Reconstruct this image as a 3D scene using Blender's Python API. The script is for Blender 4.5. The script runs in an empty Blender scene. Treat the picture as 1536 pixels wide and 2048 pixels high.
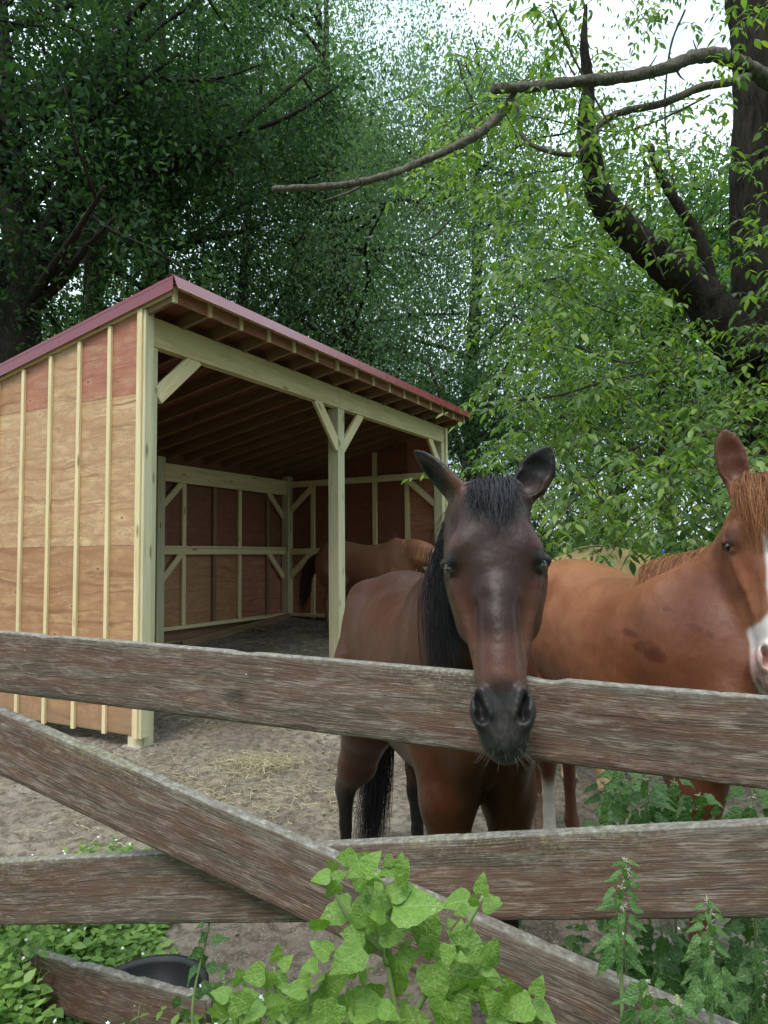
import bpy, math, random
import numpy as np
from mathutils import Vector, Matrix, Euler
from math import sin, cos, pi, radians as rad
SC = bpy.context.scene
# ------------------------------------------------------------------ camera
FPX, CX, CY = 1430.0, 768.0, 1024.0
CAMP = Vector((0, 0, 1.5))
cam_d = bpy.data.cameras.new('camera'); cam = bpy.data.objects.new('camera', cam_d)
SC.collection.objects.link(cam); SC.camera = cam
cam_d.sensor_fit = 'VERTICAL'; cam_d.sensor_height = 24.0; cam_d.lens = 24.0 * FPX / 2048.0
cam_d.clip_start = 0.02; cam_d.clip_end = 2000
CR = Matrix.Rotation(rad(90 + 3.6), 3, 'X') @ Matrix.Rotation(rad(-0.5), 3, 'Z')
cam.matrix_world = Matrix.Translation(CAMP) @ CR.to_4x4()
# ------------------------------------------------------------------ sky
w = bpy.data.worlds.new('World'); SC.world = w; w.use_nodes = True
nt = w.node_tree; nt.nodes.clear()
def wn(t, **k):
    n = nt.nodes.new(t)
    for a, b in k.items(): setattr(n, a, b)
    return n
sky = wn('ShaderNodeTexSky', sky_type='NISHITA', sun_disc=False)
SUN_EL, SUN_AZ = 58.0, 200.0
sky.sun_elevation = rad(SUN_EL); sky.sun_rotation = rad(SUN_AZ); sky.air_density = 1.0; sky.dust_density = 1.5
tc = wn('ShaderNodeTexCoord'); mp = wn('ShaderNodeMapping'); mp.inputs['Scale'].default_value = (1, 1, 2.2)
nz = wn('ShaderNodeTexNoise'); nz.inputs['Scale'].default_value = 2.6; nz.inputs['Detail'].default_value = 7; nz.inputs['Roughness'].default_value = .58
rp = wn('ShaderNodeValToRGB'); rp.color_ramp.elements[0].position = .36; rp.color_ramp.elements[1].position = .58
rp.color_ramp.elements[0].color = (.35, .35, .35, 1); rp.color_ramp.elements[1].color = (1, 1, 1, 1)
mx = wn('ShaderNodeMixRGB'); mx.inputs[2].default_value = (8.6, 10.6, 11.6, 1)
bg = wn('ShaderNodeBackground'); bg.inputs['Strength'].default_value = 0.1
ow = wn('ShaderNodeOutputWorld')
L = nt.links.new
L(tc.outputs['Generated'], mp.inputs[0]); L(mp.outputs[0], nz.inputs['Vector']); L(nz.outputs['Fac'], rp.inputs[0])
sz = wn('ShaderNodeSeparateXYZ'); L(tc.outputs['Generated'], sz.inputs[0])      # overcast sky: zenith about three times as bright as the horizon
ov = wn('ShaderNodeMapRange'); ov.inputs['From Min'].default_value = 0; ov.inputs['From Max'].default_value = 1; ov.inputs['To Min'].default_value = .55; ov.inputs['To Max'].default_value = 1.65; L(sz.outputs[2], ov.inputs['Value'])
cm = wn('ShaderNodeVectorMath', operation='MULTIPLY'); cm.inputs[0].default_value = (8.6, 10.4, 11.4); L(ov.outputs[0], cm.inputs[1]); L(cm.outputs[0], mx.inputs[2])
L(rp.outputs[0], mx.inputs[0]); L(sky.outputs[0], mx.inputs[1]); L(mx.outputs[0], bg.inputs[0]); L(bg.outputs[0], ow.inputs[0])
sd = bpy.data.lights.new('sun', 'SUN'); sd.energy = 1.3; sd.angle = rad(22); sd.color = (1, .96, .9)
sun = bpy.data.objects.new('sun', sd); SC.collection.objects.link(sun)
_az = rad(SUN_AZ); sdir = Vector((sin(_az) * cos(rad(SUN_EL)), cos(_az) * cos(rad(SUN_EL)), sin(rad(SUN_EL))))
sun.rotation_euler = sdir.to_track_quat('Z', 'Y').to_euler()
SC.view_settings.view_transform = 'Standard'; SC.view_settings.look = 'None'
SC.view_settings.exposure = 0.82; SC.view_settings.gamma = 1; SC.view_settings.use_curve_mapping = False
SC.cycles.max_bounces = 6; SC.cycles.diffuse_bounces = 3; SC.cycles.glossy_bounces = 2
SC.cycles.transmission_bounces = 3; SC.cycles.transparent_max_bounces = 6; SC.cycles.use_denoising = True

# ------------------------------------------------------------------ helpers
def P(px, py, y):
    """point at world distance y seen at pixel (px, py) of the photograph"""
    d = CR @ Vector(((px - CX) / FPX, -(py - CY) / FPX, -1.0))
    return CAMP + d * (y / d.y)
RNG = np.random.default_rng(7); random.seed(7)
def link(o, parent=None):
    SC.collection.objects.link(o)
    if parent is not None: o.parent = parent
    return o
def tag(o, label=None, cat=None, group=None, kind=None):
    if label: o['label'] = label
    if cat: o['category'] = cat
    if group: o['group'] = group
    if kind: o['kind'] = kind
    return o
def empty(name, loc=(0, 0, 0), rz=0.0):
    o = bpy.data.objects.new(name, None); link(o); o.location = loc; o.rotation_euler = (0, 0, rz); o.empty_display_size = .1
    return o
def np_mesh(name, V, F, mat, smooth=False, attrs=None):
    """V (n,3); F (m,k) with k = 3 or 4"""
    V = np.asarray(V, np.float32); F = np.asarray(F, np.int32)
    me = bpy.data.meshes.new(name); me.vertices.add(len(V)); me.vertices.foreach_set('co', V.ravel())
    m, k = F.shape
    me.loops.add(m * k); me.loops.foreach_set('vertex_index', F.ravel())
    me.polygons.add(m); me.polygons.foreach_set('loop_start', np.arange(0, m * k, k, dtype=np.int32))
    me.polygons.foreach_set('use_smooth', np.full(m, bool(smooth)))
    me.update(calc_edges=True)
    for an, (ty, arr) in (attrs or {}).items():
        a = me.attributes.new(an, ty, 'POINT')
        a.data.foreach_set('color' if ty == 'FLOAT_COLOR' else 'value', np.asarray(arr, np.float32).ravel())
    if mat: me.materials.append(mat)
    return me
def obj(name, me, parent=None, M=None):
    o = bpy.data.objects.new(name, me); link(o, parent)
    if M is not None: o.matrix_local = M
    return o
BOXF = [(0, 1, 3, 2), (4, 6, 7, 5), (0, 4, 5, 1), (2, 3, 7, 6), (0, 2, 6, 4), (1, 5, 7, 3)]
def box_vf(lo, hi, bevel=0):
    return [(x, y, z) for x in (lo[0], hi[0]) for y in (lo[1], hi[1]) for z in (lo[2], hi[2])]
def bev_box(l, w_, t, b):
    """box lx w x t centred at 0, long edges chamfered: 8-gon section swept on x"""
    hy, hz = w_ / 2, t / 2
    sec = [(hy - b, -hz), (hy, -hz + b), (hy, hz - b), (hy - b, hz), (-hy + b, hz), (-hy, hz - b), (-hy, -hz + b), (-hy + b, -hz)]
    V = [(x, y, z) for x in (-l / 2, l / 2) for (y, z) in sec]
    F = [(i, (i + 1) % 8, 8 + (i + 1) % 8, 8 + i) for i in range(8)]
    F += [(0, 3, 2, 1), (0, 7, 4, 3), (7, 6, 5, 4)] + [(8, 9, 10, 11), (8, 11, 12, 15), (15, 12, 13, 14)]
    return V, F
def frame(xd, up):
    xd = Vector(xd).normalized(); z = xd.cross(Vector(up)).normalized(); y = z.cross(xd).normalized()
    return xd, y, z
def board(name, parent, a, b, width, thick, mat, up=(0, 0, 1), bevel=.003, label=None):
    """board from a to b (centre line); width measured along 'up', thickness across"""
    a, b = Vector(a), Vector(b); xd, y, z = frame(b - a, up); c = (a + b) / 2
    V, F = bev_box((b - a).length, width, thick, min(bevel, thick * .3))
    M = Matrix(((xd.x, y.x, z.x, c.x), (xd.y, y.y, z.y, c.y), (xd.z, y.z, z.z, c.z), (0, 0, 0, 1)))
    o = obj(name, np_mesh(name, V, F, mat), parent, M)
    if label: o['label'] = label
    return o
def catmull(pts, n):
    pts = [np.array(p, float) for p in pts]; pts = [2 * pts[0] - pts[1]] + pts + [2 * pts[-1] - pts[-2]]
    out = []
    for i in range(1, len(pts) - 2):
        p0, p1, p2, p3 = pts[i - 1:i + 3]
        for t in np.linspace(0, 1, n, endpoint=False):
            out.append(.5 * ((2 * p1) + (-p0 + p2) * t + (2 * p0 - 5 * p1 + 4 * p2 - p3) * t * t + (-p0 + 3 * p1 - 3 * p2 + p3) * t ** 3))
    out.append(pts[-2]); return np.array(out)
def tube_vf(path, radii, nseg=8, rough=0.0, off=0):
    path = np.asarray(path, float); n = len(path); radii = np.interp(np.linspace(0, 1, n), np.linspace(0, 1, len(radii)), radii)
    T = np.gradient(path, axis=0); T /= np.linalg.norm(T, axis=1)[:, None] + 1e-9
    ref = np.array([.31, .17, .93]) if abs(T[0, 2]) < .8 else np.array([1, .1, .05])
    V = []
    for i in range(n):
        u = np.cross(T[i], ref); u /= np.linalg.norm(u); v = np.cross(T[i], u); ref = -np.cross(T[i], v) * 0 + ref
        a = np.linspace(0, 2 * pi, nseg, endpoint=False)
        r = radii[i] * (1 + rough * RNG.normal(size=nseg)) if rough else radii[i] * np.ones(nseg)
        V.append(path[i] + (np.cos(a) * r)[:, None] * u + (np.sin(a) * r)[:, None] * v)
    V = np.concatenate(V); F = []
    i = np.arange(n - 1)[:, None] * nseg; j = np.arange(nseg)[None]; j2 = (j + 1) % nseg
    F = np.stack([i + j, i + j2, i + nseg + j2, i + nseg + j], -1).reshape(-1, 4)
    cap0 = np.array([[0, nseg - 1 - k, nseg - 2 - k, 0] for k in range(0)]) if False else None
    V = np.vstack([V, path[0], path[-1]]); c0, c1 = len(V) - 2, len(V) - 1
    F = np.vstack([F, [[c0, (k + 1) % nseg, k, c0] for k in range(nseg)][:0] or np.zeros((0, 4), int)])
    C = np.array([[c0, (k + 1) % nseg, k, k] for k in range(nseg)] + [[c1, (n - 1) * nseg + k, (n - 1) * nseg + (k + 1) % nseg, (n - 1) * nseg + (k + 1) % nseg] for k in range(nseg)])
    return V, F + off, C + off
class MB:
    """collects quads and triangles"""
    def __init__(s): s.V = []; s.Q = []; s.n = 0
    def add(s, V, F):
        F = np.asarray(F); 
        if F.shape[1] == 3: F = np.hstack([F, F[:, 2:3]])
        s.V.append(np.asarray(V, float)); s.Q.append(F + s.n); s.n += len(V)
    def tube(s, path, radii, nseg=8, rough=0.0):
        V, F, C = tube_vf(path, radii, nseg, rough); s.add(V, np.vstack([F, C]))
    def box(s, lo, hi): s.add(box_vf(lo, hi), BOXF)
    def mesh(s, name, mat, smooth=False, attrs=None):
        V = np.vstack(s.V); Q = np.vstack(s.Q); tri = (Q[:, 2] == Q[:, 3])
        me = bpy.data.meshes.new(name); me.vertices.add(len(V)); me.vertices.foreach_set('co', V.astype(np.float32).ravel())
        cnt = np.where(tri, 3, 4); keep = np.ones(Q.shape, bool); keep[tri, 3] = False
        li = Q[keep]; me.loops.add(len(li)); me.loops.foreach_set('vertex_index', li.astype(np.int32))
        me.polygons.add(len(Q)); me.polygons.foreach_set('loop_start', np.concatenate([[0], np.cumsum(cnt)[:-1]]).astype(np.int32))
        me.polygons.foreach_set('use_smooth', np.full(len(Q), bool(smooth)))
        me.update(calc_edges=True); 
        for an, (ty, arr) in (attrs or {}).items():
            a = me.attributes.new(an, ty, 'POINT'); a.data.foreach_set('color' if ty == 'FLOAT_COLOR' else 'value', np.asarray(arr, np.float32).ravel())
        if mat: me.materials.append(mat)
        return me
# value noise on numpy arrays
_LAT = np.random.default_rng(3).random((64, 64, 64)).astype(np.float32)
def vnoise(x, y, z=0.0, s=1.0):
    x = np.asarray(x) * s + 100; y = np.asarray(y) * s + 100; z = np.asarray(z) * s + 100 + 0 * x
    xi = np.floor(x).astype(int); yi = np.floor(y).astype(int); zi = np.floor(z).astype(int)
    fx, fy, fz = x - xi, y - yi, z - zi; fx, fy, fz = [f * f * (3 - 2 * f) for f in (fx, fy, fz)]
    g = lambda a, b, c: _LAT[(xi + a) & 63, (yi + b) & 63, (zi + c) & 63]
    l = lambda a, b, t: a + (b - a) * t
    return l(l(l(g(0, 0, 0), g(1, 0, 0), fx), l(g(0, 1, 0), g(1, 1, 0), fx), fy), l(l(g(0, 0, 1), g(1, 0, 1), fx), l(g(0, 1, 1), g(1, 1, 1), fx), fy), fz) - .5
def fbm(x, y, z=0.0, s=1.0, o=4):
    r = 0; a = 1
    for i in range(o): r = r + a * vnoise(x, y, z, s); s *= 2.03; a *= .5
    return r
# ------------------------------------------------------------------ materials
class NB:
    def __init__(s, name, rough=.6, spec=.4):
        s.m = bpy.data.materials.new(name); s.m.use_nodes = True; s.t = s.m.node_tree
        s.b = s.t.nodes['Principled BSDF']; s.b.inputs['Roughness'].default_value = rough; s.b.inputs['Specular IOR Level'].default_value = spec
        s.out = s.t.nodes['Material Output']
    def n(s, t, ins=None, **k):
        n = s.t.nodes.new(t)
        for a, b in k.items(): setattr(n, a, b)
        for a, b in (ins or {}).items():
            if isinstance(b, bpy.types.NodeSocket): s.t.links.new(b, n.inputs[a])
            else: n.inputs[a].default_value = b
        return n
    def coord(s, scale=(1, 1, 1), kind='Object', rnd=True):
        c = s.n('ShaderNodeTexCoord').outputs[kind]
        if rnd:
            r = s.n('ShaderNodeObjectInfo').outputs['Random']
            r = s.n('ShaderNodeMath', {0: r, 1: 53.7}, operation='MULTIPLY').outputs[0]
            c = s.n('ShaderNodeVectorMath', {0: c, 1: r}, operation='ADD').outputs[0]
        return s.n('ShaderNodeVectorMath', {0: c, 1: scale}, operation='MULTIPLY').outputs[0]
    def noise(s, vec, scale=1, detail=4, rough=.55, dist=0.0, out='Fac'):
        return s.n('ShaderNodeTexNoise', {'Vector': vec, 'Scale': scale, 'Detail': detail, 'Roughness': rough, 'Distortion': dist}).outputs[out]
    def ramp(s, f, stops):
        r = s.n('ShaderNodeValToRGB', {0: f}); e = r.color_ramp.elements
        while len(e) < len(stops): e.new(.5)
        for i, (p, c) in enumerate(stops):
            e[i].position = p; e[i].color = (c, c, c, 1) if not hasattr(c, '__len__') else (*c, 1)
        return r.outputs[0]
    def mix(s, f, a, b, mode='MIX'):
        cv = lambda c: (*c, 1) if isinstance(c, tuple) and len(c) == 3 else c
        return s.n('ShaderNodeMixRGB', {0: f, 1: cv(a), 2: cv(b)}, blend_type=mode).outputs[0]
    def math(s, op, a, b=0.0, clamp=False): return s.n('ShaderNodeMath', {0: a, 1: b}, operation=op, use_clamp=clamp).outputs[0]
    def col(s, c): s.t.links.new(c, s.b.inputs['Base Color']) if isinstance(c, bpy.types.NodeSocket) else setattr(s.b.inputs['Base Color'], 'default_value', (*c, 1))
    def rough(s, c): s.t.links.new(c, s.b.inputs['Roughness'])
    def bump(s, h, dist=.002, strength=.6):
        b = s.n('ShaderNodeBump', {'Height': h, 'Distance': dist, 'Strength': strength}); s.t.links.new(b.outputs[0], s.b.inputs['Normal'])
    def sep(s, v): return s.n('ShaderNodeSeparateXYZ', {0: v}).outputs
    def attr(s, name, out='Fac'): return s.n('ShaderNodeAttribute', attribute_name=name).outputs[out]
def mat_lumber(name, base, dark, green=0.0):
    m = NB(name, .62, .3); c = m.coord((1.2, 14, 14))
    g = m.noise(c, 1.6, 6, .6, .6); col = m.ramp(g, [(.3, dark), (.5, base), (.75, tuple(min(1, x * 1.13) for x in base))])
    big = m.noise(m.coord((.7, 3, 3)), 1.3, 2); col = m.mix(m.ramp(big, [(.4, 0.0), (.7, .5)]), col, tuple(x * y for x, y in zip(base, (.86, .95, .8))))
    k = m.n('ShaderNodeTexVoronoi', {'Vector': m.coord((2.2, 9, 9)), 'Scale': 1.0, 'Randomness': 1.0}).outputs['Distance']
    kn = m.ramp(k, [(.06, 1.0), (.16, 0.0)]); col = m.mix(m.math('MULTIPLY', kn, .75), col, (.13, .07, .035))
    m.col(col); m.bump(m.noise(m.coord((4, 60, 60)), 1.5, 3), .0015, .4); return m.m
LUMBER = mat_lumber('pine_lumber', (.78, .63, .38), (.62, .46, .25))
TREATED = mat_lumber('treated_lumber', (.64, .58, .38), (.52, .46, .27))
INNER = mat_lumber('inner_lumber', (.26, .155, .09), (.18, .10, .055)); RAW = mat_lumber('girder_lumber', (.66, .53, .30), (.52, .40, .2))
def mat_ply(name, a, b, stain, amount):
    m = NB(name, .6, .3)
    d = m.noise(m.coord((1.3, 5.5, 1)), 1.4, 4, .6, 1.5); v = m.coord((.5, 15, 1))
    v = m.n('ShaderNodeVectorMath', {0: v, 1: m.n('ShaderNodeVectorMath', {0: m.noise(m.coord((1.1, 2.8, 1)), 1.2, 2, out='Color'), 1: (1.2, 3.2, 0)}, operation='MULTIPLY').outputs[0]}, operation='ADD').outputs[0]
    g = m.noise(v, 1.1, 6, .62); col = m.ramp(g, [(.36, b), (.46, a), (.56, tuple(min(1, x * 1.12) for x in a)), (.66, b)])
    fine = m.noise(m.coord((2, 90, 1)), 1.5, 4, .7); col = m.mix(m.ramp(fine, [(.45, 0.0), (.7, .35)]), col, tuple(x * .55 for x in b))
    sw = m.noise(m.coord((2.2, 5, 1)), 1.5, 6, .7, 2.6); col = m.mix(m.ramp(sw, [(.5, 0.0), (.56, .45), (.62, 0.0)]), col, tuple(x * .6 for x in b))
    st = m.ramp(d, [(.5 - amount * .5, 0.0), (.62 - amount * .25, min(1.0, .3 + amount))]); col = m.mix(st, col, stain)
    k = m.n('ShaderNodeTexVoronoi', {'Vector': m.coord((4.5, 8, 1)), 'Scale': 1.0}); kd = k.outputs['Distance']
    rare = m.math('GREATER_THAN', m.sep(k.outputs['Color'])[0], .45)
    kn = m.math('MULTIPLY', m.ramp(kd, [(.04, 1.0), (.10, 0.0)]), rare); halo = m.math('MULTIPLY', m.ramp(kd, [(.1, .5), (.38, 0.0)]), rare)
    col = m.mix(halo, col, tuple(min(1, x * 1.15) for x in a)); col = m.mix(m.math('MULTIPLY', kn, .85), col, (.08, .04, .03))
    sm = m.noise(m.coord((9, 9, 1)), 1.3, 5, .7); col = m.mix(m.ramp(sm, [(.5, 0.0), (.8, .3)]), col, (.3, .16, .1))
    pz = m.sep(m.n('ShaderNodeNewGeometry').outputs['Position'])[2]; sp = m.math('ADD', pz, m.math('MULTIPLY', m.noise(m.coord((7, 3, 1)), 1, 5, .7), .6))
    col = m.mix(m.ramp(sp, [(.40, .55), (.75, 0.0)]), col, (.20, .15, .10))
    m.col(col); m.bump(fine, .001, .3); return m.m
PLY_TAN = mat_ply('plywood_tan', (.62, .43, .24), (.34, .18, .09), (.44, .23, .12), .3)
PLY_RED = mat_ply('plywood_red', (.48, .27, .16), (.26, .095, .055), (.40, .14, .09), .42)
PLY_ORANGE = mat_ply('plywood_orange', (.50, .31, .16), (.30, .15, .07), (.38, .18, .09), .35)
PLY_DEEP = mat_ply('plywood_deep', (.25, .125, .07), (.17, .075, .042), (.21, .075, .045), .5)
def mat_metal():
    m = NB('maroon_metal', .28, .6); n = m.noise(m.coord((2, 2, 2)), 2, 4)
    m.col(m.ramp(n, [(.3, (.17, .010, .018)), (.7, (.21, .014, .024))])); m.rough(m.ramp(n, [(.3, .22), (.7, .34)]))
    m.b.inputs['Coat Weight'].default_value = .4; m.b.inputs['Coat IOR'].default_value = 1.55; m.b.inputs['Coat Roughness'].default_value = .3; return m.m
METAL = mat_metal()
# ------------------------------------------------------------------ ground
def sstep(a, b, x): t = np.clip((x - a) / (b - a), 0, 1); return t * t * (3 - 2 * t)
def terrain(x, y):
    x = np.asarray(x, float); y = np.asarray(y, float)
    t = np.maximum(0, y - 5.9); z = .075 * t * sstep(0, 1.5, t); z = np.minimum(z, .62 + .02 * (y - 14))
    return z * (1 - .0 * x)
def gz(x, y): return float(terrain(x, y))
def axis(parts):
    out = [parts[0][0]]
    for a, b, h in parts: n = max(1, int(round((b - a) / h))); out += list(np.linspace(a, b, n + 1)[1:])
    return np.array(out)
gx = axis([(-300, -40, 20), (-40, -8, 2), (-8, -3.2, .15), (-3.2, 2.2, .022), (2.2, 8, .2), (8, 40, 2), (40, 300, 20)])
gy = axis([(-60, -4, 4), (-4, 1.9, .3), (1.9, 6.5, .022), (6.5, 13, .05), (13, 30, .5), (30, 80, 5), (80, 500, 30)])
GX, GY = np.meshgrid(gx, gy, indexing='ij')
Z = terrain(GX, GY)
near = sstep(-4, -3, GX) * (1 - sstep(2, 3, GX)) * sstep(1.6, 2, GY) * (1 - sstep(12, 14, GY))
Z = Z + .05 * fbm(GX, GY, 0, .7, 3) + near * (.035 * fbm(GX, GY, 5, 3.1, 4) + .018 * fbm(GX, GY, 9, 14, 3))
rg = np.random.default_rng(11)
for i in range(1500):                       # hoof prints and clods
    hx, hy = rg.uniform(-3, 2.1), rg.uniform(1.95, 9.5); r = rg.uniform(.035, .07); a = rg.uniform(0, 6.28)
    i0, i1 = np.searchsorted(gx, [hx - .2, hx + .2]); j0, j1 = np.searchsorted(gy, [hy - .2, hy + .2])
    dx, dy = GX[i0:i1, j0:j1] - hx, GY[i0:i1, j0:j1] - hy; d = np.sqrt(dx ** 2 + dy ** 2)
    c = .75 + .25 * np.tanh((dx * cos(a) + dy * sin(a)) / r * 2)
    Z[i0:i1, j0:j1] += -.016 * np.exp(-(d / r) ** 4) * c + .009 * np.exp(-((d - r * 1.25) / (.3 * r)) ** 2) * c
ni, nj = GX.shape; idx = np.arange(ni * nj).reshape(ni, nj)
F = np.stack([idx[:-1, :-1], idx[1:, :-1], idx[1:, 1:], idx[:-1, 1:]], -1).reshape(-1, 4)
grassy = sstep(.02, .16, fbm(GX, GY, 2, 1.5, 4) * sstep(9, 12, GY) - .15 * (1 - sstep(9, 12, GY)) + .9 * sstep(12.5, 15, GY) + .9 * sstep(2.4, 3.4, GX) + .9 * sstep(5.5, 8, -GX) - .12
               + .5 * np.exp(-((GX + 1.55) ** 2 + (GY - 3.4) ** 2) / .12) + .9 * (1 - sstep(1.6, 2.3, GY)))
def mat_dirt():
    m = NB('dirt', .95, .15); c = m.coord((1, 1, 1), rnd=False)
    n1 = m.noise(c, 1.1, 5, .6); n2 = m.noise(c, 16, 6, .7); n3 = m.noise(c, 90, 4, .7)
    col = m.ramp(n1, [(.3, (.125, .10, .075)), (.5, (.21, .172, .132)), (.7, (.31, .265, .21))])
    col = m.mix(m.ramp(n2, [(.40, .85), (.55, 0.0)]), col, (.085, .065, .048)); col = m.mix(m.ramp(n3, [(.55, 0.0), (.75, .5)]), col, (.5, .44, .34))
    v = m.n('ShaderNodeTexVoronoi', {'Vector': c, 'Scale': 45.0, 'Randomness': 1.0}).outputs['Distance']
    col = m.mix(m.ramp(v, [(.08, .5), (.2, 0.0)]), col, (.46, .42, .36))
    g = m.ramp(m.noise(c, 9, 5, .7), [(.35, (.035, .06, .02)), (.65, (.08, .14, .04))])
    col = m.mix(m.attr('grassy'), col, g); m.col(col)
    m.bump(m.math('ADD', n2, m.math('MULTIPLY', n3, .4)), .012, .9); return m.m
ground = obj('ground', np_mesh('ground', np.stack([GX, GY, Z], -1).reshape(-1, 3), F, mat_dirt(), True, {'grassy': ('FLOAT', grassy)}))
tag(ground, kind='structure')

# ------------------------------------------------------------------ shed
shed = empty('run_in_shed', (-1.93, 5.7, 0), rad(61.4))
tag(shed, 'open-front plywood horse shed with pale battens and a maroon metal roof', 'shed')
LU, LV = 6.05, 3.05                      # length along the front, depth
SL = .19                                 # roof fall towards the back
RT = lambda v: 3.60 - SL * v             # top of the rafters above the front line v = 0
def sb(name, a, b, wd, th, mat, up=(0, 0, 1), label=None, parent=None): return board(name, parent or shed, a, b, wd, th, mat, up, label=label)
def sheet(name, u, v0, v1, z0, z1a, z1b, mat, th=.012, face='side', label=None):
    """plywood sheet with its length on local X; side wall lies in u = const, back wall in v = const; top may slope"""
    l = v1 - v0; h0, h1 = z1a - z0, z1b - z0
    V = [(x, y, z) for z in (-th / 2, th / 2) for (x, y) in ((0, 0), (l, 0), (l, h1), (0, h0))]
    F = [(0, 3, 2, 1), (4, 5, 6, 7), (0, 1, 5, 4), (1, 2, 6, 5), (2, 3, 7, 6), (3, 0, 4, 7)]
    if face == 'side': M = Matrix(((0, 0, 1, u), (1, 0, 0, v0), (0, 1, 0, z0), (0, 0, 0, 1)))
    else: M = Matrix(((1, 0, 0, v0), (0, 0, -1, u), (0, 1, 0, z0), (0, 0, 0, 1)))
    o = obj(name, np_mesh(name, V, F, mat), shed, M)
    if label: o['label'] = label
    return o
# left wall, seen from outside (u = 0 plane, sheets .012 thick)
g = .0015
sheet('plywood_panel', .006, 0, .742 - g, .117, 1.612 - g, 1.612 - g, PLY_ORANGE)
sheet('plywood_panel', .006, .742 + g, 1.90, .117, 1.612 - g, 1.612 - g, PLY_ORANGE)
sheet('plywood_panel', .006, 1.903, LV, .117, 1.612 - g, 1.612 - g, PLY_TAN)
sheet('plywood_panel', .006, 0, 2.40, 1.612 + g, 2.845 - g, 2.845 - g, PLY_TAN)
sheet('plywood_panel', .006, 2.403, LV, 1.612 + g, 2.845 - g, 2.845 - g, PLY_ORANGE)
tops = [(0, .37, PLY_RED), (.37, .742, PLY_RED), (.742, 1.125, PLY_TAN), (1.125, 1.5, PLY_RED), (1.5, 2.2, PLY_ORANGE), (2.2, LV, PLY_TAN)]
for a, b, m_ in tops: sheet('plywood_panel', .006, a + g, b - g, 2.845 + g, RT(a) - .05, RT(b) - .05, m_)
for i in range(1, 9):
    v = min(i * .375 + .01, LV - .02); sb('batten', (-.0135, v, .10), (-.0135, v, RT(v) - .085), .040, .027, LUMBER, up=(0, 1, 0))
sb('corner_board', (-.016, .028, .10), (-.016, .028, RT(.03) - .06), .056, .032, LUMBER, up=(0, 1, 0))
sb('corner_board', (.03, -.014, .10), (.03, -.014, 3.52), .09, .028, TREATED, up=(1, 0, 0))
sb('rake_board', (-.012, -.30, RT(-.3) - .045), (-.012, LV + .1, RT(LV + .1) - .045), .05, .024, LUMBER)
sb('sill_board', (.02, .16, .15), (.02, LV, .15), .09, .012, TREATED)
# posts
def post(u, v, z0, z1, lab=None): return sb('post', (u, v, z0), (u, v, z1), .14, .14, TREATED, up=(1, 0, 0), label=lab)
post(.085, .08, -.1, 3.245); post(3.0, .07, -.1, 3.245); post(LU - .085, .07, .2, 3.245)
post(.085, LV - .09, -.1, 2.9); post(3.0, LV - .09, .1, 2.9); post(LU - .085, LV - .09, .2, 2.9)
sb('corner_board', (LU - .02, -.014, .3), (LU - .02, -.014, 3.5), .07, .028, LUMBER, up=(1, 0, 0))
# footing block at the near corner
m = MB(); m.box((0, 0, -.1), (.17, .2, .02)); o = obj('concrete_footing', m.mesh('concrete_footing', None), shed)
mc = NB('concrete', .9, .2); mc.col(mc.ramp(mc.noise(mc.coord((1, 1, 1)), 30, 5), [(.3, (.3, .29, .26)), (.7, (.46, .44, .4))])); o.data.materials.append(mc.m)
# front girder in two lengths, each a double member
for a, b in ((.078, 2.96), (2.965, LU - .06)):
    sb('girder', (a, .02, 3.37), (b, .02, 3.37), .242, .042, RAW); sb('girder', (a, .064, 3.365), (b, .064, 3.365), .235, .042, LUMBER)
# knee braces
def brace(a, b, wd=.135, mat=LUMBER, th=.04): return sb('knee_brace', a, b, wd, th, mat, up=(0, 0, 1))
brace((.16, .03, 2.84), (.62, .03, 3.27)); brace((2.5, .02, 3.27), (2.95, .02, 2.78)); brace((3.05, .03, 2.78), (3.5, .03, 3.27), .12); brace((LU - .55, .03, 3.27), (LU - .13, .03, 2.82), .12)
# rafters, tails, nailing strip and soffit infill
NR = 16; us = [.02 + i * (LU - .04) / (NR - 1) for i in range(NR)]
OV = .30
for u in us:
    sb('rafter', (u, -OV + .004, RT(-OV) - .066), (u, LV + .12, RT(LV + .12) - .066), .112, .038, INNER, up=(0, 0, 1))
for i in range(NR):
    u = us[i]; sb('rafter_tail', (u, -OV - .0095, RT(-OV) - .012), (u, -OV - .0095, RT(-OV) - .125), .044, .027, LUMBER, up=(1, 0, 0))
for i in range(NR - 1):
    a, b = us[i] + .024, us[i + 1] - .024; sb('soffit_infill', (a, -OV - .001, RT(-OV) - .066), (b, -OV - .001, RT(-OV) - .066), .112, .009, PLY_RED)
sb('fascia_strip', (-.02, -OV - .012, RT(-OV) + .012), (LU + .02, -OV - .012, RT(-OV) + .012), .04, .032, LUMBER)
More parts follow.
